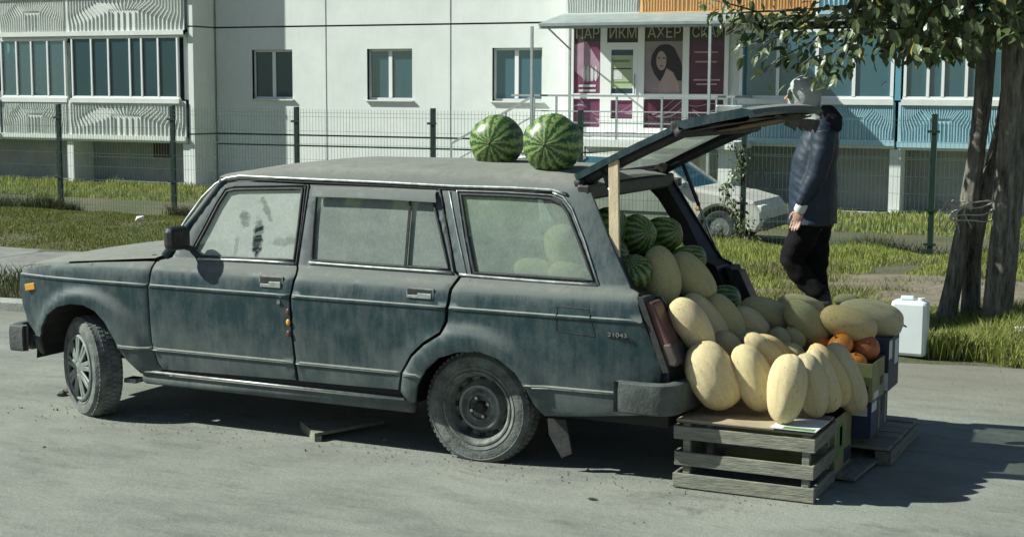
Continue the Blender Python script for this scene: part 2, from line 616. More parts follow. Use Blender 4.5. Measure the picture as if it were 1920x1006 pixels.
M['bark'] = bark_mat()
M['navy'] = mat('navy_jacket_cloth', (.004, .014, .027), (.007, .021, .040), rough=.6, scale=10, bump=.35, bscale=25)
M['trouser'] = mat('black_trouser_cloth', (.004, .004, .004), (.008, .008, .008), rough=.9, spec=.15, scale=14, bump=.3)
M['hood'] = mat('light_grey_hood_cloth', (.46, .49, .47), (.37, .40, .38), rough=.95, scale=16, bump=.4, bscale=60)
M['hood_dark'] = mat('black_hood_lining', (.008, .009, .012), rough=.95)
M['skin'] = mat('skin', (.42, .27, .20), (.36, .22, .16), rough=.55, scale=12)
M['hair'] = mat('brown_hair', (.04, .025, .015), (.07, .045, .025), rough=.7, scale=60)
M['cuff'] = mat('pale_cuff', (.55, .58, .58), rough=.9)
M['shoe'] = mat('black_shoe', (.012, .012, .012), rough=.6)
M['rope'] = mat('pale_rope', (.55, .54, .48), (.42, .41, .36), rough=.9, scale=40)
M['canister'] = mat('white_translucent_plastic', (.70, .76, .76), (.62, .68, .68), rough=.35, scale=4)
M['car_white'] = mat('silver_white_car_paint', (.52, .52, .47), (.44, .44, .39), rough=.4, scale=2)
M['stone'] = mat('grey_stone', (.22, .22, .19), (.13, .13, .11), rough=.95, scale=20, bump=.5)
M['kerb'] = mat('concrete_kerb', (.34, .35, .32), (.24, .25, .22), rough=.95, scale=9, bump=.5)
M['paper'] = mat('white_litter', (.7, .7, .66), rough=.8)


def road_mat():
    m, g, b = newmat('dusty_worn_asphalt')
    tc = g.n('ShaderNodeTexCoord').outputs['Object']
    n1 = g.noise(tc, .9, 7, .68, (1, 1.6, 1))
    n2 = g.noise(tc, 4.5, 6, .7, (.45, 1.3, 1))
    n3 = g.noise(tc, 160, 4, .8)
    n4 = g.noise(tc, 30, 5, .75)
    n5 = g.noise(tc, 2.2, 8, .78, (.6, 1.7, 1))
    c = g.mix(g.rng(n1, .36, .60), (.160, .170, .146), (.255, .268, .232))
    c = g.mix(g.rng(n2, .42, .72, 0, .7), c, (.275, .285, .245))
    c = g.mix(g.rng(n5, .53, .68, 0, .6), c, (.100, .104, .084))
    c = g.mix(g.rng(n3, .50, .76, 0, .65), c, (.085, .088, .072))
    c = g.mix(g.rng(n4, .56, .74, 0, .55), c, (.33, .335, .29))
    n6 = g.noise(tc, 1.1, 9, .82)
    c = g.mix(g.rng(n6, .60, .67, 0, .45), c, (.075, .078, .062))
    n7 = g.noise(tc, 75, 3, .7)
    c = g.mix(g.rng(n7, .66, .72, 0, .6), c, (.06, .06, .05))
    # pale brownish dirt along the road edge (behind the car)
    sp = g.n('ShaderNodeSeparateXYZ')
    g.link(tc, sp.inputs[0])
    e = g.math('ADD', sp.outputs[1], g.rng(n5, .3, .7, -.5, .5))
    c = g.mix(g.rng(e, 1.9, 3.2, 0, .6), c, (.175, .165, .125))
    g.link(c, b.inputs['Base Color'])
    b.inputs['Roughness'].default_value = .93
    b.inputs['Specular IOR Level'].default_value = .2
    h = g.math('ADD', g.math('MULTIPLY', n3, .35), g.math('MULTIPLY', n4, 1.0))
    h = g.math('ADD', h, g.math('MULTIPLY', n5, 2.0))
    g.link(g.bump(h, .55, .014), b.inputs['Normal'])
    return m


def soil_mat():
    m, g, b = newmat('grassy_soil')
    tc = g.n('ShaderNodeTexCoord').outputs['Object']
    n1 = g.noise(tc, .7, 6, .7)
    n2 = g.noise(tc, 14, 6, .75)
    c = g.mix(g.rng(n1, .4, .6), (.060, .078, .022), (.115, .105, .06))
    c = g.mix(g.rng(n2, .4, .75, 0, .5), c, (.13, .125, .075))
    g.link(c, b.inputs['Base Color'])
    b.inputs['Roughness'].default_value = 1
    g.link(g.bump(n2, .9, .04), b.inputs['Normal'])
    return m


def grass_mat(name, g1, g2, dry):
    m, g, b = newmat(name)
    at = g.n('ShaderNodeAttribute', attribute_name='rnd')
    tc = g.n('ShaderNodeTexCoord').outputs['Object']
    n1 = g.noise(tc, .8, 4, .6)
    s = g.n('ShaderNodeSeparateColor')
    g.link(at.outputs['Color'], s.inputs[0])
    c = g.mix(s.outputs[0], g1, g2)
    c = g.mix(g.math('MULTIPLY', g.rng(s.outputs[1], .55, .9), g.rng(n1, .3, .65, .15, 1)), c, dry)
    g.link(c, b.inputs['Base Color'])
    b.inputs['Roughness'].default_value = .6
    b.inputs['Specular IOR Level'].default_value = .3
    b.inputs['Transmission Weight'].default_value = 0
    tl = g.n('ShaderNodeBsdfTranslucent')
    g.link(c, tl.inputs[0])
    ms = g.n('ShaderNodeMixShader')
    ms.inputs[0].default_value = .3
    out = [n for n in g.N if n.type == 'OUTPUT_MATERIAL'][0]
    g.link(b.outputs[0], ms.inputs[1])
    g.link(tl.outputs[0], ms.inputs[2])
    g.link(ms.outputs[0], out.inputs[0])
    return m


M['road'] = road_mat()
M['soil'] = soil_mat()
M['path'] = mat('pale_concrete_path', (.42, .43, .39), (.32, .33, .30), rough=.95, scale=3, bump=.4)
M['dirt'] = mat('bare_brown_dirt', (.19, .165, .12), (.12, .10, .07), rough=1, scale=6, bump=.9, bscale=25)
M['grass'] = grass_mat('green_grass', (.18, .235, .035), (.30, .34, .08), (.36, .33, .16))
M['grass_lawn'] = grass_mat('mown_lawn', (.115, .14, .026), (.17, .20, .045), (.19, .18, .06))
M['weed'] = grass_mat('dark_weeds', (.035, .05, .018), (.07, .085, .03), (.13, .12, .07))
M['dry'] = grass_mat('dry_weeds', (.14, .125, .065), (.20, .18, .10), (.09, .08, .045))


def leaf_mat():
    m, g, b = newmat('broad_green_leaf')
    oi = g.n('ShaderNodeObjectInfo').outputs['Random']
    at = g.n('ShaderNodeAttribute', attribute_name='rnd')
    s = g.n('ShaderNodeSeparateColor')
    g.link(at.outputs['Color'], s.inputs[0])
    f = g.math('FRACT', g.math('ADD', oi, s.outputs[0]))
    c = g.mix(f, (.055, .085, .028), (.15, .19, .09))
    c = g.mix(g.rng(f, .93, .98), c, (.26, .22, .05))
    g.link(c, b.inputs['Base Color'])
    b.inputs['Roughness'].default_value = .38
    tl = g.n('ShaderNodeBsdfTranslucent')
    g.link(c, tl.inputs[0])
    ms = g.n('ShaderNodeMixShader')
    ms.inputs[0].default_value = .22
    out = [n for n in g.N if n.type == 'OUTPUT_MATERIAL'][0]
    g.link(b.outputs[0], ms.inputs[1])
    g.link(tl.outputs[0], ms.inputs[2])
    g.link(ms.outputs[0], out.inputs[0])
    return m


M['leaf'] = leaf_mat()


# ================================================================ GROUND
def edge(x):
    return 3.55 + .107 * max(-14, min(9, x)) + .10 * noise.noise(Vector((x * 1.1, 0, 0))) + .05 * noise.noise(Vector((x * 4.3, 3, 0)))


def sst(a, b, x):
    t = max(0, min(1, (x - a) / (b - a)))
    return t * t * (3 - 2 * t)


def ground_h(x, y):
    h = .05 * sst(0.0, .7, y - edge(x)) - .05
    h += .05 * sst(.2, 1.6, y - edge(x))
    h -= .78 * sst(10.0, 15.0, y)
    if y > edge(x) + .3 and y < 16:
        h += .035 * noise.noise(Vector((x * .9, y * .9, 0)))
    return h


def axis(lo, hi, step, outer):
    a = list(np.arange(lo, hi + 1e-6, step))
    return [lo - o for o in reversed(outer)] + a + [hi + o for o in outer]


gx = axis(-16, 6, .25, [1, 3, 7, 14, 25, 45, 90, 200])
gy = axis(1.5, 17, .22, [1, 3, 7, 14, 25, 45, 90, 200])
b = MB()
b.v = [Vector((x, y, ground_h(x, y) if y > -2 else -.06)) for x in gx for y in gy]
ny = len(gy)
b.f = [(i * ny + j, (i + 1) * ny + j, (i + 1) * ny + j + 1, i * ny + j + 1) for i in range(len(gx) - 1) for j in range(ny - 1)]
tag(b.build('ground', M['soil'], smooth='all'), kind='structure')

# road: gently uneven sheet, ragged far edge
b = MB()
rx = axis(-14, 9, .12, [1, 3, 8, 20, 40, 80])
ryn = 26
for x in rx:
    e = edge(x) + .28
    for j in range(ryn):
        t = j / (ryn - 1)
        y = e if j == ryn - 1 else (-80 + (e + 80) * (1 - (1 - t) ** 3.2))
        z = 0 + (.004 * noise.noise(Vector((x * 1.4, y * 1.4, 4))) if abs(x) < 12 and y > -3 else 0)
        z -= .035 * sst(-.15, .28, y - e + .25) if j > ryn - 4 else 0
        b.v.append(Vector((x, y, z)))
b.f = [(i * ryn + j, (i + 1) * ryn + j, (i + 1) * ryn + j + 1, i * ryn + j + 1) for i in range(len(rx) - 1) for j in range(ryn - 1)]
tag(b.build('road', M['road'], smooth='all'), kind='structure')

# concrete pavement on the left, path along the building
b = MB()
for k in range(9):
    x1 = -4.2 - k * 2.0
    b.box(x1 - 1.985, x1, 4.25 + .0, 6.15, -.04, .075)
tag(b.build('pavement', mat('worn_grey_concrete', (.22, .23, .20), (.15, .155, .135), rough=.95, scale=4, bump=.5), bevel=.01), kind='structure')
b = MB()
for k in range(26):
    x1 = -38 + k * 2.5
    b.box(x1, x1 + 2.485, 17.0, 20.9, -.9, -.735)
tag(b.build('path', M['path'], bevel=.01), kind='structure')
kr = thing('kerb', 'low concrete kerb at the road edge in front of the wagon', 'kerb', (-8, 2.9, 0))
kmesh = MB().box(-.49, .49, -.075, .075, -.05, .1).mesh('kerb_stone', M['kerb'])
for k in range(9):
    o = bpy.data.objects.new('kerb_stone', kmesh)
    col.objects.link(o)
    o.parent = kr
    x = -4.75 - k
    o.location = Vector((x + 8, 3.55 + .107 * x - 2.9, -.01 * (k % 2)))
    o.rotation_euler.z = .105
    md = o.modifiers.new('bevel', 'BEVEL')
    md.width = .02
# bare dirt mound on the verge to the right
b = MB()
n = 26
for i in range(n + 1):
    for j in range(n + 1):
        u, v = i / n * 2 - 1, j / n * 2 - 1
        x, y = 1.9 + u * 2.6, 6.9 + v * 1.5
        q = max(0, 1 - u * u) * max(0, 1 - v * v)
        b.v.append(Vector((x, y, ground_h(x, y) - .03 + .12 * q ** .6 + .05 * q * noise.noise(Vector((x * 3, y * 3, 1))))))
b.f = [(i * (n + 1) + j, (i + 1) * (n + 1) + j, (i + 1) * (n + 1) + j + 1, i * (n + 1) + j + 1) for i in range(n) for j in range(n)]
tag(b.build('dirt_mound', M['dirt'], smooth='all'), kind='structure')


def blades(name, n, region, h, w, m_, lean=.45, ok=None, hfun=None):
    """n grass blades (three-point curved strips) as one mesh with a random colour attribute"""
    x0, x1, y0, y1 = region
    xs = np.random.uniform(x0, x1, n * 2)
    ys = np.random.uniform(y0, y1, n * 2)
    P = []
    for x, y in zip(xs, ys):
        d = noise.noise(Vector((x * 1.3, y * 1.3, 5)))
        if ok and not ok(x, y, d): continue
        P.append((x, y, (hfun or ground_h)(x, y), max(.35, 1 + d * 1.3)))
        if len(P) >= n: break
    P = np.array(P)
    n = len(P)
    a = np.random.uniform(0, 2 * np.pi, n)
    hh = np.random.uniform(h * .45, h, n) * P[:, 3]
    ww = np.random.uniform(w * .6, w, n)
    ln = np.random.uniform(.1, lean, n) * hh
    la = np.random.uniform(0, 2 * np.pi, n)
    base = P[:, :3]
    sx = np.stack([np.cos(a), np.sin(a), np.zeros(n)], 1) * ww[:, None] * .5
    lv = np.stack([np.cos(la), np.sin(la), np.zeros(n)], 1)
    mid = base + lv * (ln * .35)[:, None]
    mid[:, 2] += hh * .6
    top = base + lv * ln[:, None]
    top[:, 2] += hh
    V = np.stack([base - sx, base + sx, mid + sx * .8, mid - sx * .8, top], 1).reshape(-1, 3)
    me = bpy.data.meshes.new(name)
    me.vertices.add(n * 5)
    me.vertices.foreach_set('co', V.ravel())
    idx = np.arange(n)[:, None] * 5
    loops = (idx + np.array([0, 1, 2, 3, 3, 2, 4])[None]).ravel()
    me.loops.add(n * 7)
    me.loops.foreach_set('vertex_index', loops)
    me.polygons.add(n * 2)
    st = (np.arange(n)[:, None] * 7 + np.array([0, 4])[None]).ravel()
    me.polygons.foreach_set('loop_start', st)
    me.polygons.foreach_set('loop_total', np.tile([4, 3], n))
    at = me.color_attributes.new('rnd', 'FLOAT_COLOR', 'POINT')
    rn = np.repeat(np.concatenate([np.random.rand(n, 3), np.ones((n, 1))], 1), 5, axis=0)
    at.data.foreach_set('color', rn.ravel())
    me.materials.append(m_)
    me.update()
    me.validate()
    o = bpy.data.objects.new(name, me)
    col.objects.link(o)
    o['kind'] = 'stuff'
    return o


tag(blades('grass', 110000, (-17, -2.2, 6.1, 11.9), .045, .012, M['grass_lawn'], ok=lambda x, y, d: y > 6.15), 'short dark green lawn between the pavement and the fence', 'grass', kind='stuff')
tag(blades('grass', 70000, (-3.2, 6, 5.2, 11.9), .085, .011, M['grass'], ok=lambda x, y, d: y > edge(x) + 1.2 and (y > 8.3 or x < 1.0 or random.random() < .18) and d > -.42), 'bright uneven grass on the verge behind the wagon', 'grass', kind='stuff')
tag(blades('weeds', 12000, (-2.5, 5, 4.6, 8.4), .11, .011, M['dry'], lean=.9, ok=lambda x, y, d: y > edge(x) + .7 and d > -.05), 'dry brown weeds on the bare verge behind the man', 'weeds', kind='stuff')
tag(blades('grass', 16000, (.55, 3.2, 4.15, 5.9), .13, .010, M['grass'], lean=.8, ok=lambda x, y, d: (y - edge(x)) > .32 + .25 * d), 'lush grass tuft round the foot of the tree trunks', 'grass', kind='stuff')
tag(blades('weeds', 10000, (-16, -9.6, 11.1, 12.2), .24, .012, M['weed'], lean=.8, ok=lambda x, y, d: d > .0 and noise.noise(Vector((x * .55, 2, 2))) > -.12), 'tall dark weeds along the foot of the fence on the left', 'weeds', kind='stuff')
tag(blades('weeds', 12000, (-9.6, 5, 11.1, 12.1), .20, .012, M['weed'], lean=.9, ok=lambda x, y, d: d > -.05), 'tangled weeds along the foot of the fence on the right', 'weeds', kind='stuff')
tag(blades('weeds', 3500, (-12, -5.2, 3.15, 4.15), .16, .012, M['weed'], lean=.8, ok=lambda x, y, d: y > edge(x) + .25), 'low weeds between the kerb and the pavement', 'weeds', kind='stuff')
tag(blades('grass', 40000, (-34, 8, 21.0, 25.3), .16, .03, M['grass_lawn'] if 0 else M['grass']), 'strip of green grass at the foot of the apartment building', 'grass', kind='stuff')
tag(blades('grass', 22000, (-24, 8, 12.2, 16.9), .09, .018, M['grass']), 'grass on the slope beyond the green fence', 'grass', kind='stuff')

# ================================================================ APARTMENT BUILDING
YW, YB = 26.5, 25.5
GZ = -.80
bd = thing('apartment_building', 'white concrete panel apartment building with glazed balconies and a ground floor salon', 'building', (-13, YW, GZ))


def X(px, py=150, Y=YW): return aY(px, py, Y).x


def Zp(px, py, Y=YW): return aY(px, py, Y).z


XR = X(405)
XJ = [XR, X(612), X(845), X(1078)]
w0 = (XJ[2] - XJ[1])
J0 = aY(640, 255, YW).z          # joint under the first floor
FH = 2.79
zl = [GZ - .1, J0 - .27, J0, J0 + FH, J0 + 2 * FH, J0 + 3 * FH]
xs_all = [XR, XJ[1], XJ[2], XJ[2] + w0, XJ[2] + 2 * w0, XJ[2] + 3 * w0, XJ[2] + 4 * w0, XJ[2] + 5 * w0, XJ[2] + 6 * w0]
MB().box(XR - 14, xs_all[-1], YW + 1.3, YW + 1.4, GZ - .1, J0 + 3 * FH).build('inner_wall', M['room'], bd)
for z_ in zl: MB().box(XR - 14, xs_all[-1], YW + .095, YW + .119, z_ - .09, z_ + .09).build('joint_strip', M['joint'], bd)
for x_ in xs_all + [XR - 2.8 * k for k in range(1, 5)]: MB().box(x_ - .09, x_ + .09, YW + .072, YW + .094, GZ - .1, J0 + 3 * FH).build('joint_strip', M['joint'], bd)


def win_rect(p):
    (a, b_, c, d) = p
    A, B = aY(a, b_, YW), aY(c, d, YW)
    return (A.x, B.x, B.z, A.z)


wins = [win_rect((472, 97, 549, 190)), win_rect((688, 92, 773, 188)), win_rect((923, 86, 1016, 186))]
WZ0, WZ1 = wins[1][2], wins[1][3]
wins = [(a, b_, WZ0, WZ1) for a, b_, c, d in wins]


def wall_panel(x0, x1, z0, z1, hole=None):
    g_ = .022
    x0 += g_; x1 -= g_; z0 += g_; z1 -= g_
    m_ = MB()
    if hole:
        a, b_, c, d = hole
        m_.box(x0, a, YW, YW + .12, z0, z1).box(b_, x1, YW, YW + .12, z0, z1)
        m_.box(a, b_, YW, YW + .12, z0, c).box(a, b_, YW, YW + .12, d, z1)
    else:
        m_.box(x0, x1, YW, YW + .12, z0, z1)
    return m_.build('wall_panel', M['white_wall'], bd)


def window(rect, y, parent, split=.45, curtain=None, glass='glass', frame=.055):
    a, b_, c, d = rect
    f = MB()
    yy = y + .10
    t = frame
    f.box(a, a + t, yy, yy + .06, c, d).box(b_ - t, b_, yy, yy + .06, c, d)
    f.box(a + t, b_ - t, yy, yy + .06, c, c + t).box(a + t, b_ - t, yy, yy + .06, d - t, d)
    xm = a + (b_ - a) * split
    f.box(xm - t * .9, xm + t * .9, yy - .006, yy + .06, c + t, d - t)
    w_ = f.build('window', M['pvc'], parent)
    MB().box(a + t, xm - t * .9, yy + .025, yy + .033, c + t, d - t).build('pane', M[glass], w_)
    MB().box(xm + t * .9, b_ - t, yy + .025, yy + .033, c + t, d - t).build('pane', M[glass], w_)
    MB().box(a - .04, b_ + .04, y - .07, y + .1, c - .035, c - .004).build('sill', M['sill'], w_)
    # reveal and the dark room behind
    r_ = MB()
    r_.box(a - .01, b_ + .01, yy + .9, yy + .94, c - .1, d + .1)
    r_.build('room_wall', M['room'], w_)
    rv = MB().box(a - .04, a, y + .02, yy + .3, c, d).box(b_, b_ + .04, y + .02, yy + .3, c, d).box(a, b_, y + .02, yy + .3, d, d + .04).box(a, b_, y + .02, yy + .3, c - .004, c)
    rv.build('reveal', M['white_wall'], w_)
    if curtain:
        cu = MB()
        n_ = 40
        for i in range(n_ + 1):
            x = a + .03 + (b_ - a - .06) * i / n_
            cu.v += [Vector((x, yy + .16 + .015 * math.sin(i * 1.4), c)), Vector((x, yy + .16 + .02 * math.sin(i * 1.4 + .5), d - (curtain if curtain < 1 else 0)))]
        cu.f = [(2 * i, 2 * i + 2, 2 * i + 3, 2 * i + 1) for i in range(n_)]
        cu.build('curtain', M['blind'], w_, smooth='all')
    return w_


for i in range(3):
    wall_panel(xs_all[i], xs_all[i + 1], J0, J0 + FH, wins[i])
    h2 = tuple(wins[i][:2]) + (WZ0 + FH, WZ1 + FH)
    wall_panel(xs_all[i], xs_all[i + 1], J0 + FH, J0 + 2 * FH, h2)
    wall_panel(xs_all[i], xs_all[i + 1], zl[1], J0)
    wall_panel(xs_all[i], xs_all[i + 1], zl[0], zl[1])
    window(wins[i], YW, bd, split=(.50, .48, .46)[i], curtain=(None, .22, None)[i], glass=('glass_dark', 'glass', 'glass_teal')[i])
    window(h2, YW, bd)
for i in range(3, 8):
    for z0, z1 in ((zl[0], zl[1]), (zl[1], J0), (J0 + FH, J0 + 2 * FH)):
        wall_panel(xs_all[i], xs_all[i + 1], z0, z1)
for k in range(5):
    wall_panel(XR - 2.8 * (k + 1), XR - 2.8 * k, J0 + FH, J0 + 2 * FH)
    wall_panel(XR - 2.8 * (k + 1), XR - 2.8 * k, zl[0], J0)
    wall_panel(XR - 2.8 * (k + 1), XR - 2.8 * k, J0, J0 + FH)
# side wall of the projecting left bay
XS = XR - .02
for z0, z1 in ((GZ - .1, J0), (J0, J0 + FH), (J0 + FH, J0 + 2 * FH), (J0 + 2 * FH, J0 + 3 * FH)):
    MB().box(XS - .16, XS, YB + .06, YW - .03, z0 + .02, z1 - .02).build('side_wall', M['white_wall'], bd)
MB().box(XS - .14, XS - .02, YB + .08, YW - .03, GZ, J0 + 3 * FH).build('side_wall_core', M['joint'], bd)
MB().box(XR - 14, xs_all[-1], YB - .2, YW + .3, J0 + 3 * FH, J0 + 3 * FH + .2).build('upper_floor_slab', M['white_wall'], bd)


def rays(x0, x1, z0, z1, y, nr=11):
    """raised ribs of the pressed sheet: straight at foot and head, fanned in between"""
    W, H = x1 - x0, z1 - z0
    cx = (x0 + x1) / 2
    m_ = MB()

    def poly(pts):
        for p, q in zip(pts[:-1], pts[1:]):
            m_.beam((p[0], y - .012, p[1]), (q[0], y - .012, q[1]), .022, .034, up=(0, 1, 0))

    for sgn in (-1, 1):
        for i in range(nr):
            t = i / (nr - 1)
            xb = W * (.13 + .345 * t)
            xt = min(W * .49, xb + W * (.10 - .09 * t))
            a = z0 + H * (.56 - .42 * t)
            c = a + H * .26
            poly([(cx + sgn * xb, z0), (cx + sgn * xb, a), (cx + sgn * xt, c), (cx + sgn * xt, z1)])
        for i in range(6):
            t = (i + .5) / 6
            xt = W * .21 * t
            poly([(cx + sgn * xt * .62, z0 + H * .60), (cx + sgn * xt, z0 + H * .80), (cx + sgn * xt, z1)])
    for i in range(5):
        xx = cx + W * (.10 * (i - 2) / 2)
        poly([(xx, z0), (xx, z0 + H * .52)])
    return m_


def balcony(x0, x1, y, zb, zt, sheets, ledge='sill', bottom='sill', depth=1.0, sheetmat=None):
    """zb..zt parapet; sheets = [(xa, xb, material)]"""
    root = MB().box(x0, x1, y + .05, y + depth - .03, zb - .12, zb).build('balcony', M['white_wall'], bd)
    for (xa, xb, mm) in sheets:
        MB().box(xa + .004, xb - .004, y + .01, y + .03, zb + .06, zt - .04).build('corrugated_sheet', M[mm], root)
        rays(xa + .03, xb - .03, zb + .07, zt - .05, y + .01).build('sheet_ribs', M[mm], root, stuff=True)
        MB().box(xa, xb, y - .035, y + .05, zb - .06, zb + .06).build('bottom_ledge', M[bottom if bottom else mm], root)
    return root


def glazing(x0, x1, y, z0, z1, mulls, root, glass='glass', curtains=False, head=.1, thick=.05):
    MB().box(x0 - .02, x1 + .02, y - .06, y + .08, z0 - .12, z0 - .002).build('ledge', M['sill'], root)
    MB().box(x0, x1, y, y + .06, z0, z0 + .06).build('bottom_rail', M['pvc'], root)
    MB().box(x0, x1, y, y + .06, z1 - .06, z1).build('top_rail', M['pvc'], root)
    for k, xm in enumerate(mulls):
        MB().box(xm - thick / 2, xm + thick / 2, y - .01, y + .07, z0 + .06, z1 - .06).build('mullion', M['pvc'], root)
    for xa, xb in zip(mulls[:-1], mulls[1:]):
        MB().box(xa + thick / 2, xb - thick / 2, y + .03, y + .038, z0 + .06, z1 - .06).build('pane', M[glass], root)
    if curtains:
        for xa, xb in curtains:
            cu = MB()
            n_ = 60
            for i in range(n_ + 1):
                x = xa + (xb - xa) * i / n_
                w1 = .035 * math.sin(i * 1.05) + .015 * math.sin(i * 2.3)
                cu.v += [Vector((x, y + .2 + w1, z0 - .1)), Vector((x, y + .2 + w1 * .6, z1 - .1))]
            cu.f = [(2 * i, 2 * i + 2, 2 * i + 3, 2 * i + 1) for i in range(n_)]
            cu.build('curtain', M['curtain'], root, smooth='all')


# ---- left balconies (two bays side by side)
xm = X(126, 150, YB)
xe = X(347, 150, YB)
za0, za1 = aY(230, 258, YB).z, aY(230, 186, YB).z
zg1 = aY(230, 68, YB).z
xl = X(2, 220, YB)
lw = xm - xl
ba = balcony(xl, xm - .03, YB + .03, za0, za1, [(xl, xm - .03, 'cor_white')])
glazing(xl, xm - .05, YB + .05, za1 + .02, zg1 - .04, [xl + .03 + (lw - .1) * t for t in (0, .24, .47, .72, .98)], ba, 'glass', curtains=[(xl, xm - .1)])
bb = balcony(xm, xe, YB, za0, za1, [(xm, xe, 'cor_white')])
pm = [X(q, 150, YB) for q in (136, 172, 204, 244, 266, 297, 333)]
glazing(pm[0] - .03, pm[-1] + .05, YB, za1 + .02, zg1, pm, bb, 'glass_dark')
MB().box(xe - .12, xe + .0, YB + .12, YB + .16, za1, zg1).build('side_mullion', M['pvc'], bb)
# two extra bays further left so the row goes on outside the frame
for k in (1, 2):
    xa = xl - (xe - xl) * .5 * k
    q = balcony(xa, xa + (xe - xl) * .5 - .03, YB, za0, za1, [(xa, xa + (xe - xl) * .5 - .03, 'cor_white')])
    glazing(xa + .03, xa + (xe - xl) * .5 - .06, YB, za1 + .02, zg1, [xa + .06 + (xe - xl) * .5 * t for t in (0, .3, .6, .9)], q, 'glass_dark')
# upper balconies of the left stack
for (x0, x1, dy) in ((xl, xm - .03, .03), (xm, xe, 0)):
    ub = balcony(x0, x1, YB + dy, za0 + FH - .02, za1 + FH, [(x0, x1, 'cor_white')])
    glazing(x0 + .03, x1 - .03, YB + dy, za1 + FH + .02, zg1 + FH, [x0 + .05 + (x1 - x0 - .1) * t for t in (0, .25, .5, .75, 1)], ub, 'glass_dark')
    MB().box(x0, x1 + .0, YB + dy - .05, YB + dy + .05, zg1 + .02, zg1 + .14).build('head_ledge', M['sill'], ub)
# rooms behind
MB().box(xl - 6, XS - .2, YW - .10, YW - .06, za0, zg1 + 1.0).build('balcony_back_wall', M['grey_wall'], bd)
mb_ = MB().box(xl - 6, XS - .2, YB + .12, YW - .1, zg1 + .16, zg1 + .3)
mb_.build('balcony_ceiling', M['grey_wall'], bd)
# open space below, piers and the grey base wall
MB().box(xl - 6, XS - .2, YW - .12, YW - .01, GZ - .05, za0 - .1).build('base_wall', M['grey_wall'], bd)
for q in (134, 352):
    xx = X(q, 300, YB + .1)
    MB().box(xx - .12, xx + .1, YB + .08, YW - .13, GZ - .05, za0 - .13).build('pier', M['white_wall'], bd)
MB().box(XS - 5.2, XS - .3, YB + .5, YB + .53, GZ + .1, GZ + .13).build('base_rail', M['steel'], bd)
MB().box(XS - 5.2, XS - .3, YB + .5, YB + .53, GZ + .75, GZ + .77).build('base_rail', M['steel'], bd)
MB().box(X(288, 280, YW - .15), X(325, 280, YW - .15), YW - .16, YW - .125, aY(300, 295, YW - .15).z, aY(300, 262, YW - .15).z).build('rusty_plate', mat('rusty_brown_sheet', (.07, .035, .02), (.05, .03, .02)), bd)

# ---- right block: salon shop front
YS = 25.75
xs0, xs1 = X(1066, 150, YS), X(1366, 150, YS)
zs0, zs1 = aY(1220, 250, YS).z, aY(1220, 44, YS).z
sh = MB().box(xs0 - .1, xs1, YS + .02, YW, zs0 - .2, zs0 - .02).build('shop_front', M['white_wall'], bd)
MB().box(xs0 - .08, xs0, YS, YW, zs0, zs1 + .2).build('shop_side_wall', M['white_wall'], sh)
MB().box(xs1, xs1 + .55, YS + .05, YW, zs0, zs1 + .2).build('shop_side_wall', M['white_wall'], sh)
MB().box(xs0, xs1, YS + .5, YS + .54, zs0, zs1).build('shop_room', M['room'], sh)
mull = [(1066, 1076), (1126, 1138), (1196, 1208), (1280, 1292), (1358, 1366)]
mx_ = [(X(a, 150, YS), X(b_, 150, YS)) for a, b_ in mull]
for a, b_ in mx_:
    MB().box(a, b_, YS - .03, YS + .05, zs0, zs1).build('mullion', M['pvc'], sh)
zt = aY(1220, 181, YS).z
for (a, b_) in zip(mx_[:-1], mx_[1:]):
    door = a is mx_[1]
    x0, x1 = a[1], b_[0]
    for za_, zb_ in ((zt - .06, zt + .06), (zs0, zs0 + .12), (zs1 - .03, zs1)):
        MB().box(x0, x1, YS - .025, YS + .045, za_, zb_).build('transom', M['pvc'], sh)
zsg = aY(1220, 78, YS).z
texts = ['ПАР', 'ИКМ', 'АХЕР', 'СКАЯ']
lo_m = ['poster', 'poster', 'poster_dark', 'poster_dark']


def text_mesh(name, body, w, h, M_, m_, parent, depth=.006):
    c = bpy.data.curves.new(name, 'FONT')
    c.body = body
    c.extrude = depth / 2
    c.resolution_u = 3
    o = bpy.data.objects.new(name, c)
    col.objects.link(o)
    dg = bpy.context.evaluated_depsgraph_get()
    me = bpy.data.meshes.new_from_object(o.evaluated_get(dg))
    bpy.data.objects.remove(o)
    co = np.array([v.co[:] for v in me.vertices])
    lo_, hi_ = co.min(0), co.max(0)
    org = Vector((0, 0, 0))
    q = parent
    while q is not None:
        org = org + q.location
        q = q.parent
    for v in me.vertices:
        p = Vector(((v.co.x - lo_[0]) / (hi_[0] - lo_[0]) * w, (v.co.y - lo_[1]) / (hi_[1] - lo_[1]) * h, v.co.z))
        v.co = (M_ @ p) - org
    me.materials.clear()
    me.materials.append(m_)
    ob = bpy.data.objects.new(name, me)
    col.objects.link(ob)
    ob.parent = parent
    return ob


FR = Matrix.Rotation(math.pi / 2, 4, 'X')   # text facing -Y
for k, (a, b_) in enumerate(zip(mx_[:-1], mx_[1:])):
    x0, x1 = a[1], b_[0]
    if k == 1: zsgk = aY(1220, 80, YS).z
    MB().box(x0, x1, YS + .01, YS + .02, zsg, zs1).build('sign_strip', M['sign_back'], sh)
    text_mesh('lettering', texts[k], (x1 - x0) * .86, (zs1 - zsg) * .62, Matrix.Translation((x0 + (x1 - x0) * .07, YS + .002, zsg + (zs1 - zsg) * .2)) @ FR, M['sign_text'], sh)
    if k != 1:
        MB().box(x0, x1, YS + .01, YS + .02, zt + .06, zsg).build('poster', M[['poster', 0, 'poster_grey', 'poster_dark'][k]], sh)
    MB().box(x0, x1, YS + .01, YS + .02, zs0 + .12, zt - .06).build('poster', M[lo_m[k]], sh)
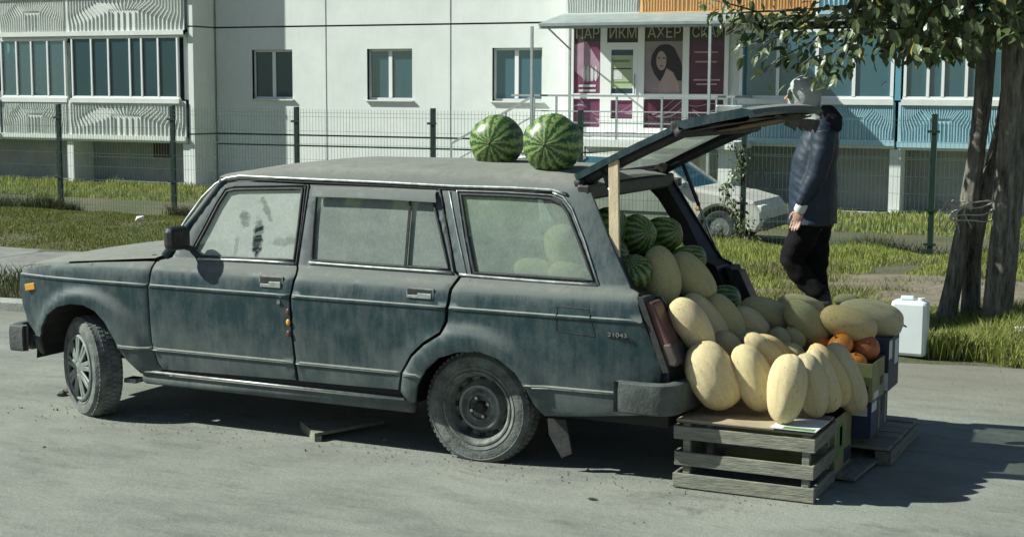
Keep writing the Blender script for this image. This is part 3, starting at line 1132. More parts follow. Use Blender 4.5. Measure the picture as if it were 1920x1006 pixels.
# wavy pale ribbons on the lower posters
for k, (a, b_) in enumerate(zip(mx_[:-1], mx_[1:])):
    x0, x1 = a[1], b_[0]
    rb = MB()
    n_ = 14
    for j in range(3):
        for i in range(n_ + 1):
            t = i / n_
            zz = zs0 + .3 + .28 * (t if k in (1, 2) else 1 - t) + .12 * math.sin(t * 4 + j * .8 + k) + j * .09
            rb.v += [Vector((x0 + .01 + (x1 - x0 - .02) * t, YS + .006, zz)), Vector((x0 + .01 + (x1 - x0 - .02) * t, YS + .006, zz + .035 - .01 * j))]
    for j in range(3):
        o_ = j * 2 * (n_ + 1)
        rb.f += [(o_ + 2 * i, o_ + 2 * i + 2, o_ + 2 * i + 3, o_ + 2 * i + 1) for i in range(n_)]
    rb.build('poster_ribbon', M['poster_pale'], sh)


def flat(name, pts, m_, y, parent):
    mb__ = MB()
    mb__.prism([(p[0], p[1]) for p in pts], y, y + .003)
    return mb__.build(name, m_, parent)


def pxs(pts, Y): return [(aY(p[0], p[1], Y).x, aY(p[0], p[1], Y).z) for p in pts]


def circ(cx, cy, rx_, ry_, n_=20): return [(cx + rx_ * math.cos(2 * math.pi * i / n_), cy + ry_ * math.sin(2 * math.pi * i / n_)) for i in range(n_)]


# left poster: pale hands with striped sleeves
flat('poster_print', pxs([(1078, 84), (1100, 78), (1124, 118), (1124, 140), (1119, 150), (1108, 152), (1100, 154), (1092, 146), (1078, 134)], YS), M['poster_pale'], YS + .004, sh)
for fx in (1095, 1102, 1110, 1117):
    flat('poster_print', pxs(circ(fx, 138, 2.6, 15, 12), YS), M['print_white'], YS + .0005, sh)
for yy_ in (161, 170):
    flat('text_strip', pxs([(1085, yy_ - 2), (1117, yy_ - 2), (1117, yy_ + 2), (1085, yy_ + 2)], YS), M['print_white'], YS + .0005, sh)
# portrait of a dark haired woman
flat('portrait_hair', pxs([(1246, 83), (1256, 84), (1264, 90), (1270, 102), (1276, 114), (1279, 128), (1278, 152), (1262, 150), (1236, 152), (1226, 138), (1220, 120), (1222, 104), (1229, 92), (1237, 85)], YS), M['hair_print'], YS + .004, sh)
flat('portrait_face', pxs(circ(1240, 114, 9.5, 18, 20), YS), M['skin_print'], YS + .0008, sh)
flat('portrait_shoulder', pxs([(1250, 128), (1262, 136), (1272, 156), (1275, 176), (1232, 176), (1236, 156), (1244, 142)], YS), M['skin_print'], YS + .0012, sh)
flat('portrait_eye', pxs(circ(1236, 109, 2.6, 1.4, 8), YS), M['hair_print'], YS - .002, sh)
flat('portrait_eye', pxs(circ(1245, 109, 2.9, 1.4, 8), YS), M['hair_print'], YS - .002, sh)
flat('portrait_lips', pxs(circ(1240, 124, 3.2, 1.6, 8), YS), mat('lip_print', (.25, .07, .07)), YS - .002, sh)
for px0, px1, yy_ in ((1302, 1346, 98), (1304, 1344, 116), (1300, 1350, 150), (1306, 1344, 158), (1222, 1262, 166), (1218, 1266, 172)):
    flat('text_strip', pxs([(px0, yy_ - 1.5), (px1, yy_ - 1.5), (px1, yy_ + 1.5), (px0, yy_ + 1.5)], YS), M['poster_pale'], YS - .001, sh)
# door
x0, x1 = mx_[1][1], mx_[2][0]
zd0, zd1 = zs0 + .02, aY(1167, 80, YS).z
dr = MB()
t_ = .11
dr.box(x0, x0 + t_, YS - .035, YS + .03, zd0, zd1).box(x1 - t_, x1, YS - .035, YS + .03, zd0, zd1).box(x0 + t_, x1 - t_, YS - .035, YS + .03, zd1 - .16, zd1).box(x0 + t_, x1 - t_, YS - .035, YS + .03, zt - .09, zt + .02).box(x0 + t_, x1 - t_, YS - .035, YS + .03, zd0, zd0 + .3)
dd = dr.build('shop_door', M['pvc'], sh)
MB().box(x0 + t_, x1 - t_, YS + .003, YS + .008, zt, zd1 - .16).build('door_pane', M['glass_dark'], sh)
flat('door_notice', pxs([(1142, 104), (1192, 104), (1192, 166), (1142, 166)], YS), M['door_sheet'], YS - .006, sh)
text_mesh('notice_text', 'Парикмахерская', .42, .075, Matrix.Translation((aY(1148, 118, YS).x, YS - .012, aY(1148, 118, YS).z)) @ FR, M['print_green'], sh, .004)
flat('notice_paper', pxs([(1151, 133), (1167, 133), (1167, 149), (1151, 149)], YS), M['print_white'], YS - .010, sh)
flat('text_strip', pxs([(1150, 128), (1184, 128), (1184, 130), (1150, 130)], YS), M['print_black'], YS - .010, sh)
flat('text_strip', pxs([(1152, 153), (1182, 153), (1182, 156), (1152, 156)], YS), M['print_green'], YS - .010, sh)
MB().tube([(x1 - .06, YS - .06, zt + .5), (x1 - .06, YS - .06, zt + .05)], .014, 8).build('door_handle', M['steel'], sh)

# landing, stairs, canopy, railings
YC = 24.35
xl0, xl1 = X(1000, 265, YC), X(1376, 265, YC)
zl0 = aY(1150, 262, YC).z
ld = MB().box(xl0, xl1, YC, YS - .04, zl0 - .16, zl0).build('landing', M['white_wall'], bd)
MB().box(xl0 + .1, xl0 + .4, YC + .2, YS - .1, GZ - .1, zl0 - .16).build('landing_pier', M['white_wall'], ld)
MB().box(xl1 - .4, xl1 - .1, YC + .2, YS - .1, GZ - .1, zl0 - .16).build('landing_pier', M['white_wall'], ld)
st_ = MB()
ns = 7
for k in range(ns):
    st_.box(xl0 - .3 * (k + 1), xl0 - .3 * k - .003, YC, YC + 1.2, zl0 - .16 * (k + 1) - .07, zl0 - .16 * (k + 1))
    MB()
st_.box(xl0 - .3 * ns, xl0, YC + .02, YC + .07, GZ - .05, GZ + .06)
st_.build('stairs', M['white_wall'], bd)
zr = aY(1150, 180, YC).z
zr2 = aY(1150, 231, YC).z
rl = MB()
rl.beam((X(958, 180, YC), YC + .03, zr), (xl1, YC + .03, zr), .045, .045)
rl.beam((xl0, YC + .03, zr2 + .25), (xl1, YC + .03, zr2 + .25), .025, .025)
rl.beam((xl0, YC + .03, zr2), (xl1, YC + .03, zr2), .03, .03)
for q in (1042, 1155, 1240, 1342, 1372):
    xx = X(q, 220, YC)
    rl.beam((xx, YC + .03, zl0), (xx, YC + .03, zr), .04, .04, up=(0, 1, 0))
for yy_ in (YC + .03,):
    rl.beam((xl0, yy_, zr), (xl0 - 2.1, yy_, zr - 1.12), .045, .045)
    rl.beam((xl0, yy_, zr - .45), (xl0 - 2.1, yy_, zr - 1.57), .03, .03)
    for k in range(4):
        rl.beam((xl0 - .7 * k, yy_, zr - .37 * k), (xl0 - .7 * k, yy_, zr - .37 * k - 1.0), .035, .035, up=(0, 1, 0))
rl.beam((xl1, YC + .03, zr), (xl1, YS - .1, zr), .045, .045)
rl.build('railing', M['steel'], bd)
YK = 24.2
kx0, kx1 = X(1010, 50, YK), X(1375, 42, YK)
kz = aY(1190, 44, YK).z
cp = MB().add([(kx0, YK, kz - .03), (kx1, YK, kz - .03), (kx1, YS, kz + .28), (kx0, YS, kz + .28), (kx0, YK, kz + .03), (kx1, YK, kz + .03), (kx1, YS, kz + .34), (kx0, YS, kz + .34)],
          [(0, 1, 2, 3), (7, 6, 5, 4), (0, 4, 5, 1), (1, 5, 6, 2), (2, 6, 7, 3), (3, 7, 4, 0)]).build('canopy', M['canopy'], bd)
for q, yb in ((997, YK + .05), (1330, YK + .05)):
    xx = X(q, 150, yb)
    MB().beam((xx, yb, GZ), (xx, yb, kz - .03), .055, .055, up=(0, 1, 0)).build('canopy_post', M['steel'], cp)
xx = X(1068, 150, YS - .15)
MB().beam((xx, YS - .15, zl0), (xx, YS - .15, kz + .2), .05, .05, up=(0, 1, 0)).build('canopy_post', M['steel'], cp)
MB().beam((kx0, YK + .05, kz - .06), (kx1, YK + .05, kz - .06), .04, .06).beam((xx, YS - .15, kz - .5), (xx, YK + .1, kz - .05), .03, .03, up=(1, 0, 0)).build('canopy_brace', M['steel'], cp)

# right block: balconies above the salon
zo0, zo1 = aY(1300, 26, YB).z, aY(1300, 26, YB).z + 1.0
xq = [X(q, 10, YB) for q in (1060, 1199)]
bw = (X(1530, 10, YB) - xq[1])
ob = balcony(xq[0], xq[1] + bw, YB, zo0, zo1, [(xq[0], xq[1], 'cor_white')], bottom='sill')
MB().box(xq[1] + .004, xq[1] + bw, YB + .01, YB + .03, zo0 + .06, zo1 - .04).build('corrugated_sheet', M['cor_orange'], ob)
rays(xq[1] + .03, xq[1] + bw / 2, zo0 + .07, zo1 - .05, YB + .01).build('sheet_ribs', M['cor_orange'], ob, stuff=True)
rays(xq[1] + bw / 2, xq[1] + bw - .03, zo0 + .07, zo1 - .05, YB + .01).build('sheet_ribs', M['cor_orange'], ob, stuff=True)
MB().box(xq[1], xq[1] + bw, YB - .035, YB + .05, zo0 - .06, zo0 + .06).build('bottom_ledge', M['cor_orange'], ob)
MB().box(xq[1] + bw + .003, xq[1] + bw + .07, YB - .03, YB + 1, zo0 - .1, zo1).build('balcony_divider', M['sill'], ob)
ob2 = balcony(xq[1] + bw + .08, xq[1] + bw + 6.2, YB, zo0, zo1, [(xq[1] + bw + .08, xq[1] + bw + 3.1, 'cor_blue'), (xq[1] + bw + 3.1, xq[1] + bw + 6.2, 'cor_blue')], bottom='cor_blue')
glazing(xq[0] + .03, xq[1] + bw + 6, YB + .01, zo1 + .1, zo1 + 1.6, [xq[0] + .05 + (6 + bw + xq[1] - xq[0]) * t / 14 for t in range(15)], ob, 'glass_dark')
MB().box(xq[0], xq[0] + .1, YB + .05, YW, zo0, J0 + 3 * FH).build('side_wall', M['white_wall'], bd)
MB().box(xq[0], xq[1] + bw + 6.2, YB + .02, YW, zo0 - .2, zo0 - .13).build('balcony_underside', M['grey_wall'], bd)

# right block: blue ground floor balconies with glazing
zb0, zb1 = aY(1640, 268, YB).z, aY(1640, 188, YB).z
zg = aY(1640, 58, YB).z + .05
xb = [X(q, 150, YB) for q in (1376, 1680, 1686)]
b1 = balcony(xb[0], xb[1], YB + .04, zb0, zb1, [(xb[0], xb[0] + (xb[1] - xb[0]) / 2, 'cor_blue'), (xb[0] + (xb[1] - xb[0]) / 2, xb[1], 'cor_blue')], bottom='cor_blue')
g1 = [X(q, 150, YB) for q in (1388, 1457, 1530, 1600, 1672)]
glazing(g1[0] - .03, g1[-1] + .03, YB + .04, zb1 + .02, zg, g1, b1, 'glass_teal', thick=.07)
MB().box(xb[1] - .02, xb[2] + .03, YB + .02, YB + .1, zb1, zg).build('corner_trim', M['teal'], b1)
x5 = xb[2] + (xb[1] - xb[0]) * 1.0
b2 = balcony(xb[2], x5, YB, zb0 - .02, zb1, [(xb[2], xb[2] + (x5 - xb[2]) / 2, 'cor_blue'), (xb[2] + (x5 - xb[2]) / 2, x5, 'cor_blue')], bottom='cor_blue')
g2 = [X(q, 150, YB) for q in (1697, 1740, 1768, 1812, 1838, 1880, 1925)]
glazing(g2[0] - .04, g2[-1] + .5, YB, zb1 + .02, zg, g2 + [g2[-1] + .47], b2, 'glass', thick=.06)
for xa_, xb_ in ((g2[0] + .3, g2[1] - .03), (g2[1], g2[3] - .1), (g2[3] + .12, g2[6])):
    MB().box(xa_, xb_, YB + .3, YB + .33, zb1 - .1, zg).build('roller_blind', M['blind'], b2)
for k in range(3):
    xw = x5 + .02 + k * w0
    wall_panel(xw, xw + w0, J0, J0 + FH, (xw + 1.0, xw + 2.2, WZ0, WZ1))
    window((xw + 1.0, xw + 2.2, WZ0, WZ1), YW, bd)
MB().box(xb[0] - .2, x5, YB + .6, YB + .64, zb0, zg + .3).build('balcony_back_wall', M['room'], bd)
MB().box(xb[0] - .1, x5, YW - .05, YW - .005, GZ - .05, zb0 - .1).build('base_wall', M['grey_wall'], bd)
MB().box(xb[0] - .3, x5, YB - .1, YB + .5, GZ - .1, GZ + .08).build('base_kerb', M['kerb'], bd)
for q in (1322, 1678, 2040):
    xx = X(q, 320, YB + .15)
    MB().box(xx - .12, xx + .12, YB + .12, YB + .6, GZ - .05, zb0 - .13).build('pier', M['white_wall'], bd)

# ================================================================ FENCE
YF = 11.5
fpx = [(-90, 400), (112, 400), (325, 410), (557, 423), (812, 436), (1088, 445), (1395, 450), (1750, 465), (2160, 480)]
fx = [X(q[0], 300, YF) for q in fpx]
fn_ = thing('mesh_fence', 'green welded mesh fence on dark green posts in front of the apartment building', 'fence', (fx[4], YF, 0))
ftop = aY(812, 203, YF).z
for x in fx:
    o = MB().box(x - .03, x + .03, YF - .03, YF + .03, -.45, ftop).build('fence_post', M['fence'], fn_, bevel=.004)
    for zc in (ftop - .22, .45, .05):
        MB().box(x - .07, x + .07, YF - .045, YF - .031, zc, zc + .03).build('clamp', M['fence'], o)
for x0, x1 in zip(fx[:-1], fx[1:]):
    m_ = MB()
    n_ = int((x1 - x0 - .08) / .05)
    z0, z1 = -.14, ftop - .03
    for i in range(n_ + 1):
        x = x0 + .04 + (x1 - x0 - .08) * i / n_
        m_.box(x - .0013, x + .0013, YF - .0345, YF - .0305, z0, z1)
    for z in (z0 + .05, .06, .25, .27, .45, .65, .85, 1.05, 1.07, 1.25, 1.45, z1 - .05):
        if z < z1:
            m_.box(x0 + .035, x1 - .035, YF - .0400, YF - .0350, z - .0018, z + .0018)
    m_.build('mesh_panel', M['wire'], fn_, stuff=True, fix=False)

# ================================================================ THE STATION WAGON
CW = 1.62
car = thing('station_wagon', 'dusty dark teal station wagon with raised tailgate and fruit piled in the back', 'car', (-1.0, .81, 0))


def interp(tab, v):
    for (a, ya), (b_, yb_) in zip(tab[:-1], tab[1:]):
        if v <= b_:
            t = (v - a) / (b_ - a)
            return ya + (yb_ - ya) * max(0, t)
    return tab[-1][1]


SEC = [(.18, .085), (.235, .062), (.28, .040), (.32, .030), (.412, .020), (.418, .012), (.428, .012), (.434, .020), (.60, .006), (.73, .001), (.762, .000), (.768, -.006), (.778, -.006), (.784, .004), (.84, .010), (.868, .018), (.885, .030), (.905, .054), (.925, .072), (.935, .075)]
AF, AR_ = (-2.40, .30), (.0, .28)


def ys(x, z):
    if z >= .935:
        y = .075 + GK * (z - .935) + .018 * (z - .935) ** 2
    else:
        y = interp(SEC, z)
    if x < -2.35: y += .075 * ((-2.35 - x) / .6) ** 2.2
    if x > .45: y += .035 * ((x - .45) / .5) ** 2
    for (cx, cz), rr in ((AF, .385), (AR_, .365)):
        d = math.hypot(x - cx, z - cz) - rr
        if z > cz - .05 and d < .12:
            y -= .030 * math.exp(-(max(d, 0) / .042) ** 2) * min(1, (z - cz + .05) / .15)
    return y


def P2(px, py, Y=.02):
    p = aY(px, py, Y)
    return (p.x, p.z)


def PG(px, py, off=0):
    p = aG(px, py, off)
    return (p.x, p.z)


def inset(poly, d):
    n = len(poly)
    A = sum(poly[i][0] * poly[(i + 1) % n][1] - poly[(i + 1) % n][0] * poly[i][1] for i in range(n))
    sg = 1 if A > 0 else -1
    out = []
    for i in range(n):
        p0, p1, p2 = Vector(poly[i - 1]), Vector(poly[i]), Vector(poly[(i + 1) % n])
        e1, e2 = (p1 - p0).normalized(), (p2 - p1).normalized()
        n1, n2 = Vector((-e1.y, e1.x)) * sg, Vector((-e2.y, e2.x)) * sg
        k = (n1 + n2)
        if k.length < 1e-4: k = n1
        k = k.normalized()
        c = max(.45, k.dot(n1))
        out.append(tuple(p1 + k * (d / c)))
    return out


def dens(poly, step):
    o = []
    n = len(poly)
    for i in range(n):
        a, b_ = Vector(poly[i]), Vector(poly[(i + 1) % n])
        k = max(1, int((b_ - a).length / step))
        o += [tuple(a + (b_ - a) * (j / k)) for j in range(k)]
    return o


def inside(p, poly):
    x, z = p
    c = False
    n = len(poly)
    j = n - 1
    for i in range(n):
        if (poly[i][1] > z) != (poly[j][1] > z) and x < (poly[j][0] - poly[i][0]) * (z - poly[i][1]) / (poly[j][1] - poly[i][1] + 1e-12) + poly[i][0]: c = not c
        j = i
    return c


ROWS = sorted(set([round(z, 3) for z in [s_[0] for s_ in SEC]] + [.25, .30, .36, .45, .48, .51, .54, .57, .63, .66, .69, .71, .75, .81, .855, .895, .915] + [.96, 1.0, 1.05, 1.1, 1.15, 1.2, 1.25, 1.3, 1.35]))


def panel(name, poly, holes=(), far=False, thick=.022, gap=.0035, label=None, parent=None, mt='paint', yf=ys, off=0, stepx=.03, chamfer=.004):
    if gap: poly = inset(poly, gap)
    outer = dens(poly, .022)
    hs = [dens(h, .03) for h in holes]
    pts = [Vector(p) for p in outer]
    edges = [(i, (i + 1) % len(outer)) for i in range(len(outer))]
    for h in hs:
        o = len(pts)
        pts += [Vector(p) for p in h]
        edges += [(o + i, o + (i + 1) % len(h)) for i in range(len(h))]
    nb = len(pts)
    x0, x1 = min(p[0] for p in poly), max(p[0] for p in poly)
    z0, z1 = min(p[1] for p in poly), max(p[1] for p in poly)
    small = inset(outer, .006)
    for z in ROWS:
        if not (z0 < z < z1): continue
        x = x0 + stepx / 2
        while x < x1:
            p = (x, z)
            if inside(p, small) and not any(inside(p, h) for h in hs):
                ok = all(min((pts[i] - Vector(p)).length_squared for i in range(nb)) > .00008 for _ in (0,))
                if ok: pts.append(Vector(p))
            x += stepx
    r_ = delaunay_2d_cdt(pts, edges, [], 0, 1e-5)
    V, F = r_[0], r_[2]
    m_ = MB()
    bset = {}

    def y3(p):
        return yf(p[0], p[1]) + off

    def emit(p, extra=0):
        y = y3(p) + extra
        if far: y = CW - y
        return Vector((p[0], y, p[1]))

    V2 = [tuple(v) for v in V]
    origmap = r_[3]
    isb = [any(o < nb for o in og) for og in origmap]
    m_.v = [emit(v, chamfer if isb[i] else 0) for i, v in enumerate(V2)]
    for f in F:
        c = (sum(V2[i][0] for i in f) / 3, sum(V2[i][1] for i in f) / 3)
        if inside(c, outer) and not any(inside(c, h) for h in hs):
            m_.f.append(tuple(f))
    for ring in [outer] + hs:
        o = len(m_.v)
        n = len(ring)
        m_.v += [emit(p, chamfer) for p in ring] + [emit(p, thick) for p in ring]
        m_.f += [(o + i, o + (i + 1) % n, o + n + (i + 1) % n, o + n + i) for i in range(n)]
    return m_.build(name, M[mt], parent or car, smooth=True, label=label)


# outlines (near side), measured on the flank plane / the leaning window plane
fender = [P2(*q) for q in [(303, 694), (293, 680), (284, 640), (281, 545), (283, 500), (284, 489), (240, 490), (180, 491), (110, 494), (60, 499), (34, 505), (25, 514), (22, 540), (30, 580), (44, 620), (58, 652), (74, 668), (74, 640), (79, 612), (92, 590), (113, 575), (140, 569), (165, 571), (186, 582), (203, 602), (220, 637), (237, 672), (258, 700), (268, 706)]]
fender = [(x, max(z, .262)) if 0 else (x, z) for x, z in fender]
hA = P2(303, 694)
# front door
d1_low = [P2(286, 489), P2(281, 545), P2(284, 640), P2(293, 680), P2(303, 694)]
d1_bot = [P2(430, 704), P2(553, 714)]
d1_r = [P2(549, 640), P2(546, 560), P2(552, 515), PG(556, 494), PG(566, 420), PG(577, 345)]
d1_top = [PG(500, 341), PG(432, 339), PG(412, 346), PG(392, 368), PG(365, 408), PG(338, 452), PG(322, 481)]
door1 = d1_low + d1_bot + d1_r + d1_top
glass1 = [PG(362, 470), PG(385, 428), PG(408, 383), PG(424, 358), PG(440, 354), PG(568, 352), PG(561, 420), PG(552, 489), PG(460, 486), PG(375, 482)]
# rear door
d2 = [PG(579, 345), PG(700, 349), PG(822, 353), PG(836, 430), PG(850, 508), P2(851, 520), P2(843, 542), P2(837, 600), P2(828, 622), P2(797, 641), P2(772, 664), P2(753, 697), P2(746, 732), P2(650, 724), P2(557, 715), P2(551, 640), P2(548, 560), P2(554, 517), PG(558, 494), PG(568, 420)]
glass2 = [PG(592, 362), PG(812, 371), PG(826, 430), PG(843, 506), PG(700, 498), PG(583, 489), PG(587, 420)]
# quarter panel with D pillar
qp = [PG(826, 354), PG(930, 355), PG(1038, 357), PG(1066, 352), PG(1098, 345), PG(1108, 362), PG(1140, 445), PG(1180, 540), P2(1190, 552), P2(1198, 585), P2(1218, 637), P2(1238, 690), P2(1232, 722), P2(1205, 782), P2(1100, 783), P2(1018, 782), P2(1004, 762), P2(990, 730), P2(970, 698), P2(940, 672), P2(905, 658), P2(865, 659), P2(828, 670), P2(803, 692), P2(786, 722), P2(775, 757), P2(764, 756), P2(750, 733), P2(757, 697), P2(776, 666), P2(800, 644), P2(831, 625), P2(841, 602), P2(847, 543), P2(855, 521), PG(854, 508), PG(840, 430)]
glass3 = [PG(862, 363), PG(950, 366), PG(1032, 371), PG(1052, 380), PG(1066, 400), PG(1090, 460), PG(1114, 528), PG(1000, 520), PG(888, 513), PG(874, 440)]


def shrink(poly, d): return inset(poly, d)


for far in (False, True):
    pf = 'far' if far else 'near'
    fpan = panel('fender', fender, far=far)
    dd1 = panel('front_door', door1, [glass1], far=far)
    dd2 = panel('rear_door', d2, [glass2], far=far)
    qq = panel('quarter_panel', qp, [glass3], far=far)
    gm = []
    for gi, (gp, dr_) in enumerate(((glass1, dd1), (glass2, dd2), (glass3, qq))):
        grown = inset(gp, -.004)
        if not far:
            if gi == 0:
                ca = aG(481, 446)
                cb = aG(457, 411)
                cc = aG(497, 392)
                g_mat = dusty_glass('smeared_front_glass', .84, [(ca.x, ca.z, .030, .095, .10, .85), (cb.x, cb.z, .030, .045, .5, .6), (cc.x, cc.z, .018, .070, .6, .6), (ca.x + .19, ca.z - .01, .10, .022, .1, .28), (ca.x - .13, ca.z - .05, .012, .07, 0, .25)], dust=(.39, .43, .39))
            else:
                g_mat = dusty_glass('dusty_side_glass_%s' % ('rear' if gi == 1 else 'cargo'), .70 if gi == 1 else .60, None, dust=(.28, .32, .29) if gi == 1 else (.28, .34, .29))
        else:
            g_mat = dusty_glass('far_side_glass_%d' % gi, .25, None, dust=(.36, .40, .34))
        M['tmpglass'] = g_mat
        panel('window_pane', grown, far=far, thick=.004, gap=0, parent=dr_, mt='tmpglass', off=.012, stepx=.08, chamfer=0)
        # rubber seal and bright frame
        ring = dens(inset(gp, .004), .05)
        pts = [Vector((x, (ys(x, z) + .002) if not far else CW - ys(x, z) - .002, z)) for x, z in ring]
        sm = MB().tube(pts + [pts[0], pts[1]], .0085, 6, cap=False)
        sm.build('window_seal', M['rubber'], dr_, smooth='all')
        if gi != 1:
            ring2 = dens(inset(gp, -.014), .05)
            pts = [Vector((x, (ys(x, z) - .001) if not far else CW - ys(x, z) + .001, z)) for x, z in ring2]
            MB().tube(pts + [pts[0], pts[1]], .004, 6, cap=False).build('window_trim', M['chrome'] if gi == 2 else M['rubber'], dr_, smooth='all')

# bright waist trims, flank line and lower line (separate thin mouldings)
def strip(name, pts2, r_, m_, parent=car, off=-.002, flat=1, upper=False):
    for far in (False, True):
        pts = []
        for i in range(len(pts2) - 1):
            a, b_ = Vector(pts2[i]), Vector(pts2[i + 1])
            k = max(2, int((b_ - a).length / .08))
            for j in range(k):
                p = a + (b_ - a) * (j / k)
                y = ys(p.x, p.y) + off
                pts.append(Vector((p.x, CW - y if far else y, p.y)))
        p = Vector(pts2[-1])
        y = ys(p.x, p.y) + off
        pts.append(Vector((p.x, CW - y if far else y, p.y)))
        MB().tube(pts, r_, 6).build(name, M[m_], parent, smooth='all')


strip('waist_trim', [PG(372, 485), PG(462, 488), PG(552, 493)], .008, 'trim')
strip('waist_trim', [PG(580, 492), PG(700, 501), PG(848, 511)], .008, 'trim')
strip('waist_trim', [PG(862, 514), PG(888, 517), PG(1000, 526), PG(1118, 534)], .008, 'trim')
strip('flank_line', [(a, .781) for a in (P2(32, 521)[0], -2.4, P2(280, 533)[0] - .006)], .0024, 'flank', off=.002)
strip('flank_line', [(P2(286, 533)[0], .781), (P2(543, 552)[0], .781)], .0024, 'flank', off=.002)
strip('flank_line', [(P2(552, 552)[0], .781), (P2(838, 573)[0], .781)], .0024, 'flank', off=.002)
strip('flank_line', [(P2(847, 573)[0], .781), (P2(1188, 606)[0], .781)], .0024, 'flank', off=.002)
for a, b_ in ((234, 280), (288, 546), (556, 742), (1002, 1150)):
    xa, xb_ = P2(a, 650 + (a - 234) * .094)[0], P2(b_, 650 + (b_ - 234) * .094)[0]
    strip('lower_line', [(xa, .420), (xb_, .420)], .0024, 'flank', off=.002)
# sills
for far in (False, True):
    sg = lambda y: CW - y if far else y
    xa, xb_ = P2(262, 700)[0], P2(765, 752)[0]
    MB().tube([(xa, sg(.085), .255), ((xa + xb_) / 2, sg(.085), .255), (xb_, sg(.085), .255)], .042, 10).build('sill', M['paint'], car, smooth='all')
    MB().tube([(xa + .02, sg(.035), .293), (xb_ - .03, sg(.035), .290)], .007, 6).build('sill_trim', M['trim'], car, smooth='all')
# drip rail and A pillar trim
rail = [PG(318, 470), PG(335, 436), PG(352, 409), PG(380, 370), PG(405, 345), PG(425, 334), PG(450, 330), PG(580, 336), PG(720, 342), PG(850, 349), PG(960, 352), PG(1036, 356), PG(1062, 364), PG(1080, 385), PG(1098, 425), PG(1118, 480), PG(1134, 528)]
strip('drip_rail', rail[:13], .0085, 'trim', off=-.004)
strip('rear_pillar_trim', [PG(1036, 361), PG(1056, 369), PG(1072, 390), PG(1096, 452), PG(1121, 533)], .0045, 'trim', off=-.003)
strip('door_gasket', [PG(330, 460), PG(352, 420), PG(380, 378), PG(404, 350), PG(424, 340), PG(450, 336), PG(580, 342), PG(720, 348), PG(850, 355), PG(960, 358), PG(1034, 362)], .007, 'rubber', off=.004)
strip('pillar_gap', [PG(578, 347), PG(567, 425), PG(556, 495)], .006, 'rubber', off=.003)
strip('pillar_gap', [PG(823, 355), PG(838, 432), PG(852, 510)], .006, 'rubber', off=.003)
strip('pillar_trim', [PG(842, 358), PG(858, 440), PG(874, 512)], .004, 'trim', off=-.002)
strip('door_gap_shadow', [P2(283, 500), P2(281, 545), P2(284, 640), P2(293, 680), P2(303, 693)], .004, 'rubber', off=.012)

# ---- roof
def roof_z(x, v):
    """v: 0 at near rail .. 1 at far rail"""
    t = min(v, 1 - v) * 2
    zr_ = interp([(-1.80, 1.355), (-1.53, 1.363), (-1.2, 1.372), (-.4, 1.368), (.3, 1.362), (.56, 1.352)], x)
    cr = interp([(-1.80, .015), (-1.58, .028), (-1.40, .060), (-1.1, .088), (-.4, .098), (.3, .092), (.45, .076), (.56, .04)], x)
    sh_ = interp([(0, 0), (.02, .16), (.05, .34), (.10, .52), (.18, .68), (.35, .84), (.6, .95), (1, 1)], t)
    return zr_ + cr * sh_


m_ = MB()
rxs = [-1.62, -1.60, -1.58, -1.55, -1.5, -1.45, -1.4, -1.3, -1.2] + [-1.1 + .1 * i for i in range(15)] + [.36, .42, .47, .51, .545]
rvs = [0, .01, .02, .035, .05, .075, .1, .14, .18, .25, .33, .42, .5]
rvs = rvs + [1 - v for v in reversed(rvs[:-1])]
for x in rxs:
    yr = ys(x, 1.365) + .004
    bow = .035
    for v in rvs:
        y = yr + (CW - 2 * yr) * v
        xx = x - (bow * (1 - (2 * v - 1) ** 2) * sst(-1.2, -1.6, x)) + .03 * (1 - (2 * v - 1) ** 2) * sst(.2, .55, x)
        m_.v.append(Vector((xx, y, roof_z(x, v))))
nv = len(rvs)
m_.f = [(i * nv + j, (i + 1) * nv + j, (i + 1) * nv + j + 1, i * nv + j + 1) for i in range(len(rxs) - 1) for j in range(nv - 1)]
m_.build('roof', M['paint'], car, smooth='all')
# headliner and rear header
MB().box(-1.5, .50, .24, 1.38, 1.325, 1.335).build('headliner', M['black'], car)
MB().beam((.515, .20, 1.352), (.515, 1.42, 1.352), .07, .075).build('rear_header', M['plastic_black'], car, bevel=.012)

# ---- A pillars, windshield, hood, nose
for far in (False, True):
    sg = lambda y: CW - y if far else y
    a = aG(316, 476); c = aG(426, 336)
    pts = [(a.x - .02, sg(.085), .925), (a.x + (c.x - a.x) * .5 - .015, sg(.150), .925 + (c.z - .925) * .52), (c.x - .03, sg(.205), c.z - .01)]
    MB().tube(pts, [.033, .027, .024], 8, flat=.8).build('windscreen_pillar', M['paint'], car, smooth='all')
wsb, wst = Vector((-1.93, 0, .935)), Vector((-1.60, 0, 1.365))
m_ = MB()
for i in range(9):
    t = i / 8
    for j in range(13):
        v = j / 12
        bow = .10 * (1 - (2 * v - 1) ** 2)
        yb0 = .10 + .115 * t
        m_.v.append(Vector((wsb.x + (wst.x - wsb.x) * t - bow * (1 - .5 * t), yb0 + (CW - 2 * yb0) * v, wsb.z + (wst.z - wsb.z) * t)))
m_.f = [(i * 13 + j, (i + 1) * 13 + j, (i + 1) * 13 + j + 1, i * 13 + j + 1) for i in range(8) for j in range(12)]
M['windscreen_g'] = dusty_glass('dusty_windscreen_glass', .55)
m_.build('windscreen', M['windscreen_g'], car, smooth='all')


def hood_z(x, v):
    ze = interp([(-2.99, .800), (-2.9, .826), (-2.7, .857), (-2.4, .882), (-1.93, .922)], x)
    cr = .040 * (1 - abs(2 * v - 1) ** 2.6) * interp([(-2.99, .4), (-2.8, .8), (-2.3, 1.1), (-1.9, 1.0)], x)
    return ze + cr


